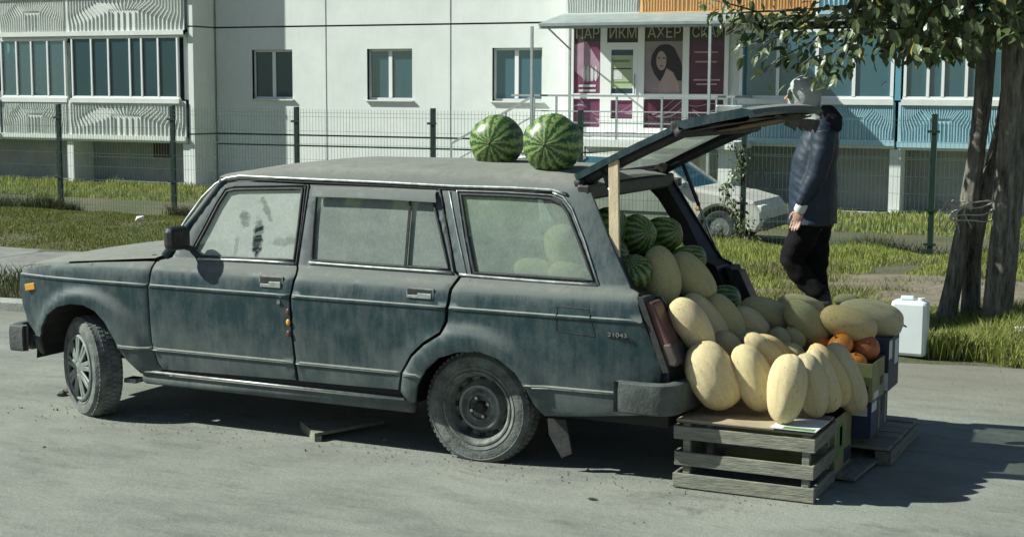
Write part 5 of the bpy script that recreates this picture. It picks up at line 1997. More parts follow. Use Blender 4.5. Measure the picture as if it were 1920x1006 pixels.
# ================================================================ MELONS
unit_mel = []
for k in range(6):
    rr = random.Random(k * 13 + 5)
    ph = [rr.uniform(0, 6.28) for _ in range(4)]
    tap = rr.uniform(-.10, .14)
    ben = rr.uniform(-.06, .06)

    def fn(d, p_, th, ph=ph, tap=tap):
        rib = 1 + .012 * math.cos(9 * th + ph[0]) * math.sin(p_) + .010 * math.cos(5 * th + ph[1])
        lump = 1 + .035 * noise.noise(Vector((d.x * 1.6 + ph[2], d.y * 1.4, d.z * 1.4 + ph[3])))
        return rib * lump

    m_ = MB().ell((0, 0, 0), (Vector((1, 0, 0)), Vector((0, 1, 0)), Vector((0, 0, 1))), 28, 22, fn)
    for v in m_.v:
        s_ = (1 + .16 * v.x * v.x) * (1 + tap * v.x)
        v.y *= s_
        v.z = v.z * s_ + ben * v.x * v.x
    unit_mel.append(m_)
melmesh = {}


def fruit_mesh(k, mt):
    if (k, mt) not in melmesh: melmesh[(k, mt)] = unit_mel[k].mesh('melon_body', M[mt], 'all')
    return melmesh[(k, mt)]


stem_cache = {}


def melon(name, cat, label, px, py, a, b_, ang, Y, mt, tilt=0.0, shape=0, group=None, stem=False, depth=1.0, axis=None):
    P = aY(px, py, Y)
    s_ = px_scale(P)
    A = R(ang)
    ex = (_r2 * math.cos(A) - _u2 * math.sin(A)) * math.cos(tilt) + _f * math.sin(tilt) if axis is None else axis
    ex = ex.normalized()
    ey = _f - ex * _f.dot(ex)
    if ey.length < .2: ey = _u2 - ex * _u2.dot(ex)
    ey.normalize()
    ez = ex.cross(ey)
    o = bpy.data.objects.new(name, fruit_mesh(shape % 6, mt))
    col.objects.link(o)
    ct = max(.35, math.cos(tilt)) if axis is None else 1
    o.matrix_world = Matrix.Translation(P) @ Matrix((ex * (a / s_ / ct), ey * (b_ / s_ * depth), ez * (b_ / s_))).transposed().to_4x4()
    tag(o, label, cat, group)
    if stem:
        q = MB().tube([(1.0, 0, 0), (1.06, .03, .01), (1.13, .05, -.04)], [.06, .05, .04], 6).mesh('stem', M['stem'], 'all')
        so = bpy.data.objects.new('stem', q)
        col.objects.link(so)
        so.parent = o
    return o


G1 = 'long pale melons heaped behind the wagon'
ML = [
    # px, py, a, b, ang, Y, mat, tilt, shape, label
    (1335, 703, 68, 47, 62, .20, 'melon_cream', .1, 0, 'pale oval melon leaning at the left end of the front row beside the bumper'),
    (1412, 708, 67, 37, 66, .27, 'melon_cream', .15, 1, 'pale melon second from the left in the front row on the crate'),
    (1476, 729, 66, 37, 97, .16, 'melon_cream', .05, 2, 'upright pale melon at the near corner of the crate, lowest of the front row'),
    (1521, 722, 62, 30, 76, .32, 'melon_grey', .15, 3, 'melon just behind the upright one at the crate corner'),
    (1541, 712, 64, 28, 70, .44, 'melon_cream', .2, 4, 'narrow pale melon third back along the right edge of the crate'),
    (1553, 702, 66, 31, 62, .56, 'melon_yellow', .2, 5, 'golden streaked melon on the right edge of the crate'),
    (1583, 708, 72, 32, 66, .70, 'melon_grey', .2, 0, 'greyish melon at the right end of the crate, in front of the pumpkin carton'),
    (1436, 662, 52, 23, 42, .45, 'melon_cream', .3, 1, 'small pale melon peeping over the second melon of the front row'),
    (1452, 655, 42, 20, 35, .55, 'melon_yellow', .3, 3, 'little golden melon at the back of the front row'),
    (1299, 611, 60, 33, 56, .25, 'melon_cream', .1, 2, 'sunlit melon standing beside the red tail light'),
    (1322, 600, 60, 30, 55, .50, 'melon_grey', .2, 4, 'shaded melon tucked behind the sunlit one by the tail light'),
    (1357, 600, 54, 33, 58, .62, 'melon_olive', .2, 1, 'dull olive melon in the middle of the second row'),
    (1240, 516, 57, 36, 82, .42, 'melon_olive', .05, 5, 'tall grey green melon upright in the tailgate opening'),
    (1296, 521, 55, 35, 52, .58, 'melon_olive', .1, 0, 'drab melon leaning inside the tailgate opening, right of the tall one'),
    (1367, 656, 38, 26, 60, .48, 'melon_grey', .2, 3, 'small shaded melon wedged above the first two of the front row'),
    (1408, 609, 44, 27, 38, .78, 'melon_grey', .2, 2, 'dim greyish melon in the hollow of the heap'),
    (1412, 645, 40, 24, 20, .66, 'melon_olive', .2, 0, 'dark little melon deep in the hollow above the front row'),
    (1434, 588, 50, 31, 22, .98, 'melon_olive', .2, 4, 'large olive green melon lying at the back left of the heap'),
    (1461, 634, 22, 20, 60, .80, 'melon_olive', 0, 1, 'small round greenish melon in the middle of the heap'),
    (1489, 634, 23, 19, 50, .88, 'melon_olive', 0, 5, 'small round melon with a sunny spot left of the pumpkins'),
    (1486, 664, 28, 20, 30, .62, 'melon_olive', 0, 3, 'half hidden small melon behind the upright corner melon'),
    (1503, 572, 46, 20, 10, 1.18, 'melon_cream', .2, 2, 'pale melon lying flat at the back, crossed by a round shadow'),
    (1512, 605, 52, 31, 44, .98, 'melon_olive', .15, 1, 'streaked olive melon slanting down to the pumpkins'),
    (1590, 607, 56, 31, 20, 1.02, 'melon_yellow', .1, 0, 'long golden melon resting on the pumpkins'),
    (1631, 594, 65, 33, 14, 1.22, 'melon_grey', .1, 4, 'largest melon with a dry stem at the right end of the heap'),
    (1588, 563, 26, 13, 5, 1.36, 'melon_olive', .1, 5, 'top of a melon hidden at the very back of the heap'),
]
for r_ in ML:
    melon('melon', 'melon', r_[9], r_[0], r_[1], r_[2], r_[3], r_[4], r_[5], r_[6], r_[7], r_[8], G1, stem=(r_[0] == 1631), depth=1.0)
G2 = 'pale melons inside the wagon'
for (px_, py_, a, b_, an, Y, lab) in ((1055, 462, 42, 34, 80, .245, 'pale round fruit dimly seen through the rear side window'), (1005, 506, 42, 22, 10, .20, 'pale fruit lying low behind the rear side window'), (1066, 512, 38, 24, 5, .20, 'lower right pale fruit behind the dusty rear side window')):
    melon('melon', 'melon', lab, px_, py_, a, b_, an, Y, 'melon_cream', 0, 2, G2)
WM = [
    (933, 265, 50, 50, .78, (-1, -.33, -.16), 'striped watermelon on the roof, the left of the two'),
    (1037, 269, 57, 56, .50, (-1, -.33, -.13), 'bigger striped watermelon on the roof at the tailgate hinge'),
    (1192, 440, 40, 38, .62, (-.7, .5, .1), 'dark watermelon behind the wooden prop in the cargo space'),
    (1243, 440, 38, 34, .95, (-.6, .7, .2), 'watermelon in the back by the far side window'),
    (1135, 430, 44, 40, .55, (-.6, .6, .1), 'watermelon left of the wooden prop inside the wagon'),
    (1186, 513, 30, 38, .30, (-.6, -.2, .7), 'watermelon low in the opening next to the rear pillar'),
    (1290, 487, 34, 27, .90, (-.2, .9, .1), 'watermelon behind the drab melon inside the opening'),
    (1357, 562, 32, 28, 1.10, (-.2, .9, .1), 'small dark watermelon by the far tail light'),
    (1140, 480, 40, 40, .42, (-.2, .9, .1), 'watermelon at the bottom left of the opening, below the prop'),
]
for k, (px_, py_, a, b_, Y, av, lab) in enumerate(WM):
    ax_ = _f * av[0] + _r2 * av[1] + _u2 * av[2]
    w_ = melon('watermelon', 'watermelon', lab, px_, py_, a, b_, 0, Y, 'watermelon', 0, k, 'striped watermelons on and in the wagon', axis=ax_)
    if k < 2:
        q = MB().tube([(1.0, 0, 0), (1.04, .01, .01), (1.09, .03, .02)], [.05, .035, .03], 6).mesh('stem', M['stem'], 'all')
        so = bpy.data.objects.new('stem', q)
        col.objects.link(so)
        so.parent = w_
# pumpkins
ump = MB().ell((0, 0, 0), (Vector((0, 0, .86)), Vector((1, 0, 0)), Vector((0, 1, 0))), 40, 18, lambda d, p_, th: 1 + .035 * abs(math.cos(5 * th)) * math.sin(p_) - .10 * (abs(math.cos(p_)) ** 6))
pm_ = {k: ump.mesh('pumpkin_body', M[k], 'all') for k in ('pumpkin', 'pumpkin_red')}
stm = MB().tube([(0, 0, .70), (.02, 0, .90), (.06, .02, 1.02)], [.10, .07, .08], 7).mesh('stem', M['stem'], 'all')
for (px_, py_, a, Y, kd, lab, rx_, ry_) in (
        (1576, 647, 24, .92, 'pumpkin', 'brightest round orange pumpkin in the carton', .5, -.4), (1623, 652, 26, 1.02, 'pumpkin_red', 'reddish orange pumpkin right of the bright one', .9, .3),
        (1603, 680, 22, .86, 'pumpkin', 'orange pumpkin low in the carton, only its top showing', .3, .1), (1540, 645, 20, .99, 'pumpkin', 'orange pumpkin peeping out left of the bright one', -.5, .5),
        (1578, 676, 18, .90, 'pumpkin_red', 'shaded red pumpkin under the bright one', .6, .6)):
    P = aY(px_, py_, Y)
    o = bpy.data.objects.new('pumpkin', pm_[kd])
    col.objects.link(o)
    s_ = a / px_scale(P)
    o.matrix_world = Matrix.Translation(P) @ Matrix.Rotation(rx_, 4, 'X') @ Matrix.Rotation(ry_, 4, 'Y') @ Matrix.Scale(s_, 4)
    tag(o, lab, 'pumpkin', 'orange pumpkins in the carton')
    q = bpy.data.objects.new('stem', stm)
    col.objects.link(q)
    q.parent = o

# wooden prop under the tailgate
pr = MB()
a, c = aY(1151, 300, .21), aY(1153, 482, .16)
pr.beam(a, c, .050, .020, up=(0, 1, 0))
tag(pr.build('wooden_prop', M['prop'], None, bevel=.002), 'pale raw wooden batten propping up the open tailgate', 'prop')

# white canister behind the boxes
pc = aZ(1700, 668, 0)
cn = thing('canister', 'white plastic canister standing on the verge behind the cartons', 'canister', (pc.x, pc.y, 0))
w_, h_ = 66 / px_scale(pc) / 2, 104 / px_scale(pc)
MB().add(*(lambda q: (q.v, q.f))(MB().box(pc.x - w_, pc.x + w_, pc.y, pc.y + .16, .0, h_))).build('body', M['canister'], cn, bevel=.025)
MB().box(pc.x - w_ * .55, pc.x + w_ * .2, pc.y + .06, pc.y + .10, h_ + .002, h_ + .03).build('handle', M['canister'], cn, bevel=.008)
MB().lathe([(0, 0), (.025, 0), (.025, -.03)], 14, M=Matrix.Translation((pc.x + w_ * .6, pc.y + .08, h_ + .02)) @ Matrix.Rotation(-math.pi / 2, 4, 'X')).build('cap', M['cuff'], cn)

# ================================================================ WHITE CAR BEYOND THE FENCE
wc = aY(1350, 400, 17.7)
SW = px_scale(wc)
wz = -.735
wx = wc.x
wcar = thing('parked_car', 'dirty silver white parked car behind the green fence', 'car', (wx - 1.2, 18.4, wz))


def arc(cx, cz, r_, a0, a1, n_=10): return [(cx + r_ * math.cos(a0 + (a1 - a0) * i / n_), cz + r_ * math.sin(a0 + (a1 - a0) * i / n_)) for i in range(n_ + 1)]


prof = [(wx - 3.3, wz + .25), (wx - 2.9, wz + .22)] + arc(wx - 2.45, wz + .30, .35, math.pi, 0) + [(wx - .42, wz + .20)] + arc(wx, wz + .30, .36, math.pi, 0) + [(wx + .66, wz + .24), (wx + .76, wz + .42), (wx + .74, wz + .60), (wx + .60, wz + .76), (wx + .2, wz + .86), (wx - .50, wz + .95), (wx - 3.1, wz + .98), (wx - 3.35, wz + .9)]
MB().prism(prof, 17.62, 19.25).build('body', M['car_white'], wcar, bevel=.05)
cab = [(wx - .52, wz + .95), (wx - 1.18, wz + 1.40), (wx - 2.5, wz + 1.43), (wx - 3.1, wz + .98)]
gl = [(x, 17.70 if z < wz + 1.1 else 17.84, z) for x, z in cab] + [(x, 19.17 if z < wz + 1.1 else 19.03, z) for x, z in cab]
MB().add(gl, [(0, 1, 2, 3), (7, 6, 5, 4), (0, 4, 5, 1), (2, 6, 7, 3), (0, 3, 7, 4)]).build('cabin_glass', M['glass_teal'], wcar)
MB().add([(x, y, z + .002) for x, y, z in (gl[1], gl[2], gl[6], gl[5])] + [(x, y, z + .045) for x, y, z in ((gl[1][0] - .06, gl[1][1] + .02, gl[1][2]), (gl[2][0] + .06, gl[2][1] + .02, gl[2][2]), (gl[6][0] + .06, gl[6][1] - .02, gl[6][2]), (gl[5][0] - .06, gl[5][1] - .02, gl[5][2]))], [(3, 2, 1, 0), (4, 5, 6, 7), (0, 1, 5, 4), (1, 2, 6, 5), (2, 3, 7, 6), (3, 0, 4, 7)]).build('roof', M['car_white'], wcar)
for k, (a, c) in enumerate((((wx - .52, wz + .95), (wx - 1.18, wz + 1.41)), ((wx - 1.45, wz + .95), (wx - 1.5, wz + 1.42)), ((wx - 3.1, wz + .98), (wx - 2.5, wz + 1.43)))):
    for y0, y1 in ((17.695, 17.835), (19.175, 19.035)):
        MB().beam((a[0], y0, a[1]), (c[0], y1, c[1]), .06, .06).build('roof_pillar', M['car_white'], wcar)
for x in (wx, wx - 2.45):
    for y, mm in ((17.66, 1), (19.05, 0)):
        w_ = MB().lathe([(.17, .0), (.21, .015), (.27, .01), (.295, -.02), (.30, -.08), (.295, -.15)], 36, M=Matrix.Translation((x, y, wz + .30))).build('tyre', M['rubber'], wcar, smooth=True)
        MB().lathe([(0, .01), (.05, .01), (.06, -.005), (.165, -.005), (.17, .0)], 24, M=Matrix.Translation((x, y, wz + .30))).build('rim', M['hubcap'], w_, smooth=True)
MB().box(wx + .60, wx + .75, 17.64, 17.95, wz + .58, wz + .70).build('headlight', M['print_white'], wcar, bevel=.02)
MB().box(wx + .68, wx + .80, 17.62, 19.24, wz + .28, wz + .46).build('front_bumper', M['bumper'], wcar, bevel=.03)
MB().box(wx - .80, wx - .66, 17.48, 17.66, wz + .98, wz + 1.12).build('side_mirror', M['plastic_black'], wcar, bevel=.03)
MB().box(wx - .42, wx - .32, 17.606, 17.618, wz + .60, wz + .63).build('side_indicator', M['orange'], wcar)
MB().box(wx - 2.4, wx - .45, 17.606, 17.6195, wz + .50, wz + .53).build('side_moulding', M['rubber'], wcar)

# ================================================================ TREES
def trunk(name, label, pts, rads, group, extra=()):
    base = Vector(pts[0])
    root = thing(name, label, 'tree', (base.x, base.y, 0), group)

    def make(pts, rads, nm, seg=46):
        # smooth path
        P_, R_ = [], []
        n_ = len(pts)
        for i in range(seg + 1):
            t = i / seg * (n_ - 1)
            k = min(int(t), n_ - 2)
            f_ = t - k
            p0, p1, p2, p3 = (Vector(pts[max(k - 1, 0)]), Vector(pts[k]), Vector(pts[k + 1]), Vector(pts[min(k + 2, n_ - 1)]))
            P_.append(.5 * ((2 * p1) + (p2 - p0) * f_ + (2 * p0 - 5 * p1 + 4 * p2 - p3) * f_ ** 2 + (3 * p1 - p0 - 3 * p2 + p3) * f_ ** 3))
            R_.append(rads[k] + (rads[k + 1] - rads[k]) * f_)

        def fn(i, th, p):
            u = noise.noise(Vector((math.cos(th) * 3.4, math.sin(th) * 3.4, p.z * .9 + base.x * 3)))
            v = noise.noise(Vector((math.cos(th) * 9, math.sin(th) * 9, p.z * 2.2)))
            w = noise.noise(Vector((math.cos(th) * 1.1, math.sin(th) * 1.1, p.z * 2.5 + 7)))
            return 1 + .10 * u + .10 * abs(v) + .10 * w

        return MB().tube(P_, R_, 40, fn=fn).build(nm, M['bark'], root, smooth='all')

    make(pts, rads, 'trunk', 70)
    for pts_, rads_, nm in extra: make(pts_, rads_, nm, 40)
    return root


def T(px, py, Y): return aY(px, py, Y)


Yt = 5.5
r0 = 1 / px_scale(aY(1780, 600, Yt))
tA = trunk('maple_tree', 'left leaning rough trunk tied with pale rope, forked near its foot', [T(1768, 640, Yt), T(1774, 600, Yt), T(1794, 500, Yt), T(1814, 400, Yt), T(1829, 300, Yt), T(1841, 200, Yt), T(1851, 90, Yt), T(1862, -30, Yt), T(1850, -260, Yt)],
           [r * r0 for r in (19, 17, 15.5, 17, 15, 15, 16, 17, 12)], 'trees beside the fruit stall',
           [([T(1818, 640, Yt + .15), T(1819, 590, Yt + .15), T(1824, 480, Yt + .12), T(1838, 400, Yt + .06), T(1861, 300, Yt + .15), T(1882, 210, Yt + .2), T(1896, 100, Yt + .25), T(1915, -120, Yt + .3)], [r * r0 for r in (20, 18, 16, 15, 11, 11, 11, 8)], 'trunk')])
tB = trunk('maple_tree', 'stout rough trunk at the right edge of the photo', [T(1866, 655, Yt - .1), T(1868, 600, Yt - .1), T(1880, 480, Yt - .1), T(1893, 340, Yt - .1), T(1902, 200, Yt - .1), T(1910, 60, Yt - .1), T(1925, -120, Yt), T(1940, -330, Yt)],
           [r * r0 for r in (29, 25, 25, 24, 24, 25, 22, 14)], 'trees beside the fruit stall')


def branch(root, pts, r_a, r_b, name='branch'):
    n_ = len(pts)
    return MB().tube(pts, [r_a + (r_b - r_a) * i / (n_ - 1) for i in range(n_)], 7).build(name, M['bark'], root, smooth='all')


limbs = [
    [(1855, -60, 5.4), (1760, -20, 5.1), (1640, 8, 4.9), (1520, 18, 4.7), (1420, 22, 4.6), (1325, 28, 4.5)],
    [(1860, -20, 5.4), (1780, 20, 5.0), (1690, 40, 4.8), (1610, 62, 4.6), (1560, 100, 4.5), (1535, 150, 4.4)],
    [(1640, 8, 4.9), (1560, 40, 4.7), (1490, 62, 4.6), (1410, 84, 4.5), (1385, 90, 4.5)],
    [(1560, 40, 4.7), (1520, 80, 4.6), (1460, 110, 4.5), (1430, 134, 4.5)],
    [(1520, 18, 4.7), (1450, 40, 4.6), (1390, 46, 4.5), (1362, 64, 4.5)],
    [(1420, 22, 4.6), (1370, 8, 4.5), (1320, -4, 4.5)],
    [(1780, 20, 5.0), (1750, 60, 4.9), (1722, 100, 4.8)],
    [(1690, 40, 4.8), (1665, 80, 4.8), (1640, 105, 4.7)],
    [(1855, 10, 5.3), (1820, 50, 5.0), (1800, 70, 4.9)],
    [(1610, 62, 4.6), (1580, 112, 4.5), (1565, 140, 4.4)],
    [(1560, 100, 4.5), (1520, 108, 4.4), (1500, 124, 4.3)],
]
rl_ = random.Random(11)
leaf_pts = []
for k, L_ in enumerate(limbs):
    pts = [T(*q) for q in L_]
    branch(tA, pts, .022 if k < 2 else .008, .004)
    # points along it
    for i in range(len(pts) - 1):
        n_ = max(3, int((pts[i + 1] - pts[i]).length / .035))
        if k < 2 and i < 1: n_ //= 3
        for j in range(n_):
            p_ = pts[i].lerp(pts[i + 1], j / n_)
            d_ = (pts[i + 1] - pts[i]).normalized()
            for _ in range(3 if k > 1 or i > 1 else 2):
                off = Vector((rl_.gauss(0, .07), rl_.gauss(0, .12), rl_.gauss(-.03, .06)))
                leaf_pts.append((p_ + off, d_))


def leaf_shape():
    out = [(0, 0, .0), (.16, .20, .02), (.42, .27, .035), (.72, .17, .02), (1.0, 0, -.10), (.72, -.17, .02), (.42, -.27, .035), (.16, -.20, .02)]
    mid = [(.42, 0, -.02), (.72, 0, -.045)]
    v = [Vector(p_) for p_ in out + mid]
    f = [(0, 1, 8), (1, 2, 8), (2, 3, 9, 8), (3, 4, 9), (4, 5, 9), (5, 6, 8, 9), (6, 7, 8), (7, 0, 8)]
    return v, f


lv_, lf_ = leaf_shape()
lm = bpy.data.meshes.new('leaf')
lm.from_pydata([tuple(v) for v in lv_], [], lf_)
lm.materials.append(M['leaf'])


def leaf_matrix(p_, d_, size):
    dr = (d_ * rl_.uniform(-.3, .9) + Vector((rl_.gauss(0, .55), rl_.gauss(0, .55), rl_.uniform(-1.2, .05)))).normalized()
    nrm = Vector((rl_.gauss(-.3, .6), rl_.gauss(-.3, .6), 1.0))
    s_ = nrm.cross(dr).normalized()
    u_ = dr.cross(s_)
    return Matrix.Translation(p_) @ Matrix((dr * size, s_ * size, u_ * size)).transposed().to_4x4()


rl_.shuffle(leaf_pts)
nleaf = 0
rest = []
for p_, d_ in leaf_pts:
    if nleaf < 300:
        o = bpy.data.objects.new('leaf', lm)
        col.objects.link(o)
        o.parent = tA
        mw = leaf_matrix(p_, d_, rl_.uniform(.065, .115))
        o.matrix_parent_inverse = Matrix.Translation(-tA.location)
        o.matrix_basis = mw
        nleaf += 1
    else:
        rest.append((p_, d_, rl_.uniform(.06, .11)))
for i in range(1700):  # extra leaf clump sunward of the trunks, added to shade them
    p_ = Vector((rl_.uniform(-.5, 1.3), rl_.uniform(4.2, 6.0), rl_.uniform(2.5, 4.4)))
    d_ = p_ - CAM
    qy = 503 - FPX * d_.dot(_u2) / d_.dot(_f)
    qx = 960 + FPX * d_.dot(_r2) / d_.dot(_f)
    if qy > -30 and (qx < 1640 or qy > 40): continue
    rest.append((p_, Vector((0, 0, -1)), rl_.uniform(.10, .15)))
# dense dark mass over the trunks and the crown above the frame
for i in range(1900):
    px_ = rl_.uniform(1600, 1960)
    top = 30 + 75 * math.sin((px_ - 1560) / 120) ** 2 + (20 if px_ > 1700 else 0)
    py_ = rl_.uniform(-90, min(104, top + rl_.gauss(0, 14)))
    Y_ = rl_.uniform(4.3, 6.4)
    rest.append((T(px_, py_, Y_), Vector((0, 0, -1)), rl_.uniform(.09, .14)))
for i in range(4600):
    a_, e_ = rl_.uniform(0, 6.28), rl_.random() ** .5
    z_ = rl_.uniform(2.55, 6.6)
    rad = 2.6 * math.sin(math.pi * min(1, max(0, (z_ - 1.6) / 5.4))) ** .6
    x_, y_ = 1.2 + rad * e_ * math.cos(a_), 5.9 + rad * .9 * e_ * math.sin(a_)
    if noise.noise(Vector((x_ * .9, y_ * .9, z_ * .9))) < -.12: continue
    p_ = Vector((x_, y_, z_))
    # keep the gaps that the photo shows: nothing extra in view left of the trunks
    d_ = p_ - CAM
    qy = 503 - FPX * d_.dot(_u2) / d_.dot(_f)
    qx = 960 + FPX * d_.dot(_r2) / d_.dot(_f)
    if qy > -30 and (qx < 1600 or qy > 40): continue
    rest.append((p_, Vector((0, 0, -1)), rl_.uniform(.10, .15)))


def joined_leaves(items, parent):
    m_ = MB()
    cols = []
    for p_, d_, s_ in items:
        mw = leaf_matrix(p_, d_, s_)
        m_.add([mw @ v for v in lv_], lf_)
        cols += [(rl_.random(), rl_.random(), rl_.random(), 1)] * len(lv_)
    o = m_.build('leaves', M['leaf'], parent, stuff=True, fix=False)
    at = o.data.color_attributes.new('rnd', 'FLOAT_COLOR', 'POINT')
    at.data.foreach_set('color', np.array(cols, dtype=np.float32).ravel())
    return o


half = len(rest) // 2
joined_leaves(rest[:half], tA)
joined_leaves(rest[half:], tB)
for k in range(12):
    a_ = k * 2.4
    z0 = 3.0 + k * .25
    bz = aY(1862, -30, Yt)
    branch(tA if k % 2 else tB, [Vector((bz.x, bz.y, z0)), Vector((bz.x + .9 * math.cos(a_), bz.y + .9 * math.sin(a_), z0 + .6)), Vector((bz.x + 1.9 * math.cos(a_), bz.y + 1.9 * math.sin(a_), z0 + 1.2))], .05, .012)
# rope tied round the fork
rp_ = MB()
c0 = T(1818, 392, Yt)
for k in range(4):
    pts = []
    for i in range(40):
        th = 2 * math.pi * i / 39
        pts.append(c0 + Vector((.16 * math.cos(th) + .02, .15 * math.sin(th), .030 * k - .05 + .035 * math.sin(th + k) + .012 * math.sin(3 * th + k))))
    rp_.tube(pts, .006, 5, cap=False)
for k in range(7):
    s0 = c0 + Vector((-.12 + .03 * k, -.17, .02))
    rp_.tube([s0, s0 + Vector((rl_.uniform(-.09, .03), -.03, .05)), s0 + Vector((rl_.uniform(-.14, .02), -.04, -.04)), s0 + Vector((rl_.uniform(-.16, .05), -.02, -.14 - .05 * rl_.random()))], .0045, 5)
tag(rp_.build('rope', M['rope'], None, smooth='all', stuff=False), 'pale frayed rope wound round the forked tree trunk', 'rope')

# climbing plant on the fence post
cl_ = []
for i in range(260):
    t = i / 260
    p_ = T(1372 + 14 * math.sin(t * 9) + rl_.gauss(0, 5) + (16 if rl_.random() < .3 else 0), 268 + 175 * t, 11.42)
    cl_.append((p_ + Vector((0, rl_.uniform(-.1, .05), 0)), Vector((0, 0, -1)), rl_.uniform(.035, .07)))
for i in range(500):
    p_ = T(rl_.uniform(1210, 1440), rl_.uniform(395, 450) + 8, 11.2 + rl_.uniform(-.3, .3))
    if noise.noise(p_ * 2.2) > .12: cl_.append((p_, Vector((0, 0, -1)), rl_.uniform(.03, .07)))
vine = thing('climbing_plant', 'leafy climbing weed growing up the fence near its post behind the white car', 'plant', T(1380, 440, 11.42))
joined_leaves(cl_, vine)
MB().tube([T(1372 + 14 * math.sin(t * .9) + 6, 268 + 17.5 * t, 11.44) for t in range(11)], .006, 5).build('stem', M['stem'], vine)

# ================================================================ THE MAN
YP = 4.9
man = thing('person', 'man in navy jacket, pale grey hood and black trousers walking behind the tailgate', 'person', (aY(1530, 400, YP).x, YP, .03))


def H(px, py, dy=0.0): return aY(px, py, YP + dy)


ps = 1 / px_scale(H(1520, 300))


def remesh(mb_, name, mt, parent, voxel, smooth_it=4, disp=None):
    me = mb_.mesh('tmp', None)
    ob = bpy.data.objects.new('tmp', me)
    col.objects.link(ob)
    md_ = ob.modifiers.new('r', 'REMESH')
    md_.mode = 'VOXEL'
    md_.voxel_size = voxel
    if smooth_it:
        sm_ = ob.modifiers.new('s', 'SMOOTH')
        sm_.iterations = smooth_it
        sm_.factor = .5
    dg = bpy.context.evaluated_depsgraph_get()
    me2 = bpy.data.meshes.new_from_object(ob.evaluated_get(dg))
    bpy.data.objects.remove(ob)
    org = Vector((0, 0, 0))
    q = parent
    while q is not None:
        org = org + q.location
        q = q.parent
    if disp:
        ns_ = [v.normal.copy() for v in me2.vertices]
        for v, n_ in zip(me2.vertices, ns_): v.co = v.co + n_ * disp(v.co)
    for v in me2.vertices: v.co = v.co - org
    me2.name = name
    me2.polygons.foreach_set('use_smooth', [True] * len(me2.polygons))
    me2.materials.clear()
    me2.materials.append(M[mt])
    me2.update()
    o = bpy.data.objects.new(name, me2)
    col.objects.link(o)
    o.parent = parent
    return o


FW = Vector((-1, 0, 0))
UPX = (1, 0, 0)


def figure():
    m_ = MB()
    # torso, neck, head
    m_.tube([H(1528, 425), H(1526, 380), H(1528, 320), H(1536, 270), H(1542, 240), H(1540, 225)], [p * ps for p in (34, 32, 28, 28, 22, 14)], 20, flat=1.1, up=UPX)
    m_.tube([H(1540, 235), H(1526, 212), H(1510, 195)], [p * ps for p in (16, 14, 14)], 14)
    hc = H(1502, 180)
    m_.ell(hc, (Vector((.10, 0, .01)), Vector((0, .075, 0)), Vector((-.01, 0, .115))), 20, 16)
    m_.ell(hc + Vector((-.045, 0, -.055)), (Vector((.055, 0, -.01)), Vector((0, .055, 0)), Vector((0, 0, .06))), 16, 12)
    m_.tube([hc + Vector((-.09, 0, .015)), hc + Vector((-.122, 0, -.025)), hc + Vector((-.095, 0, -.035))], [.010, .015, .012], 8)
    m_.tube([hc + Vector((-.088, -.02, -.062)), hc + Vector((-.099, 0, -.062)), hc + Vector((-.088, .02, -.062))], [.008, .010, .008], 8)
    for s in (-1, 1):
        m_.ell(hc + Vector((.0, s * .076, -.01)), (Vector((.018, 0, 0)), Vector((0, .01, 0)), Vector((0, 0, .03))), 8, 6)
    # arms with hands
    for (dy, pts) in ((-.21, [(1543, 248), (1532, 325), (1500, 390)]), (.21, [(1543, 248), (1550, 320), (1520, 385)])):
        q = [H(*p_, dy) for p_ in pts]
        m_.tube([q[0], q[0].lerp(q[1], .5), q[1], q[1].lerp(q[2], .5), q[2]], [.048, .046, .040, .038, .028], 14)
        w = q[2]
        d_ = (q[2] - q[1]).normalized()
        d_ = (d_ + Vector((0.05, 0, -.75))).normalized()
        pc_ = w + d_ * .06
        side = Vector((1, 0, 0)) - d_ * d_.x
        side.normalize()
        nrm = d_.cross(side)
        m_.ell(pc_, (d_ * .055, side * .043, nrm * .017), 14, 10)
        for k, (o_, ln) in enumerate(((-.033, .072), (-.011, .082), (.011, .078), (.032, .062))):
            b0 = pc_ + d_ * .035 + side * o_
            curl = nrm * (.010 + .004 * k)
            m_.tube([b0, b0 + d_ * ln * .45 + curl * .5, b0 + d_ * ln * .8 + curl * 1.6, b0 + d_ * ln + curl * 3.0], [.0098, .0092, .0085, .0075], 8)
        b0 = pc_ - d_ * .02 - side * .036
        m_.tube([b0, b0 + d_ * .03 - side * .018, b0 + d_ * .062 - side * .02 + nrm * .008], [.013, .011, .009], 8)
    # legs
    for (dy, pts) in ((.09, [(1530, 415), (1528, 505), (1546, 598)]), (-.09, [(1524, 415), (1482, 492), (1545, 556)])):
        q = [H(*p_, dy) for p_ in pts]
        m_.tube([q[0], q[0].lerp(q[1], .5), q[1], q[1].lerp(q[2], .45), q[2]], [.092, .078, .058, .052, .040], 16)
        a_ = q[2]
        m_.tube([a_ + Vector((.035, 0, -.035)), a_ + Vector((-.06, 0, -.055)), a_ + Vector((-.15, 0, -.065))], [.038, .04, .028], 12)
    return m_


remesh(figure(), 'body', 'skin', man, .0055, 3)

jk = MB()
jk.tube([H(1524, 420), H(1524, 400), H(1524, 350), H(1528, 300), H(1538, 262), H(1545, 240), H(1545, 222)], [p * ps for p in (46, 44, 42, 39, 36, 29, 17)], 26, flat=1.22, up=UPX)
for (dy, pts) in ((-.215, [(1545, 246), (1540, 290), (1531, 328), (1512, 362), (1500, 386)]), (.215, [(1545, 246), (1550, 290), (1548, 325), (1535, 360), (1522, 384)])):
    jk.tube([H(*p_, dy * (.86 if i_ == 0 else 1)) for i_, p_ in enumerate(pts)], [.088, .084, .075, .066, .052], 18)


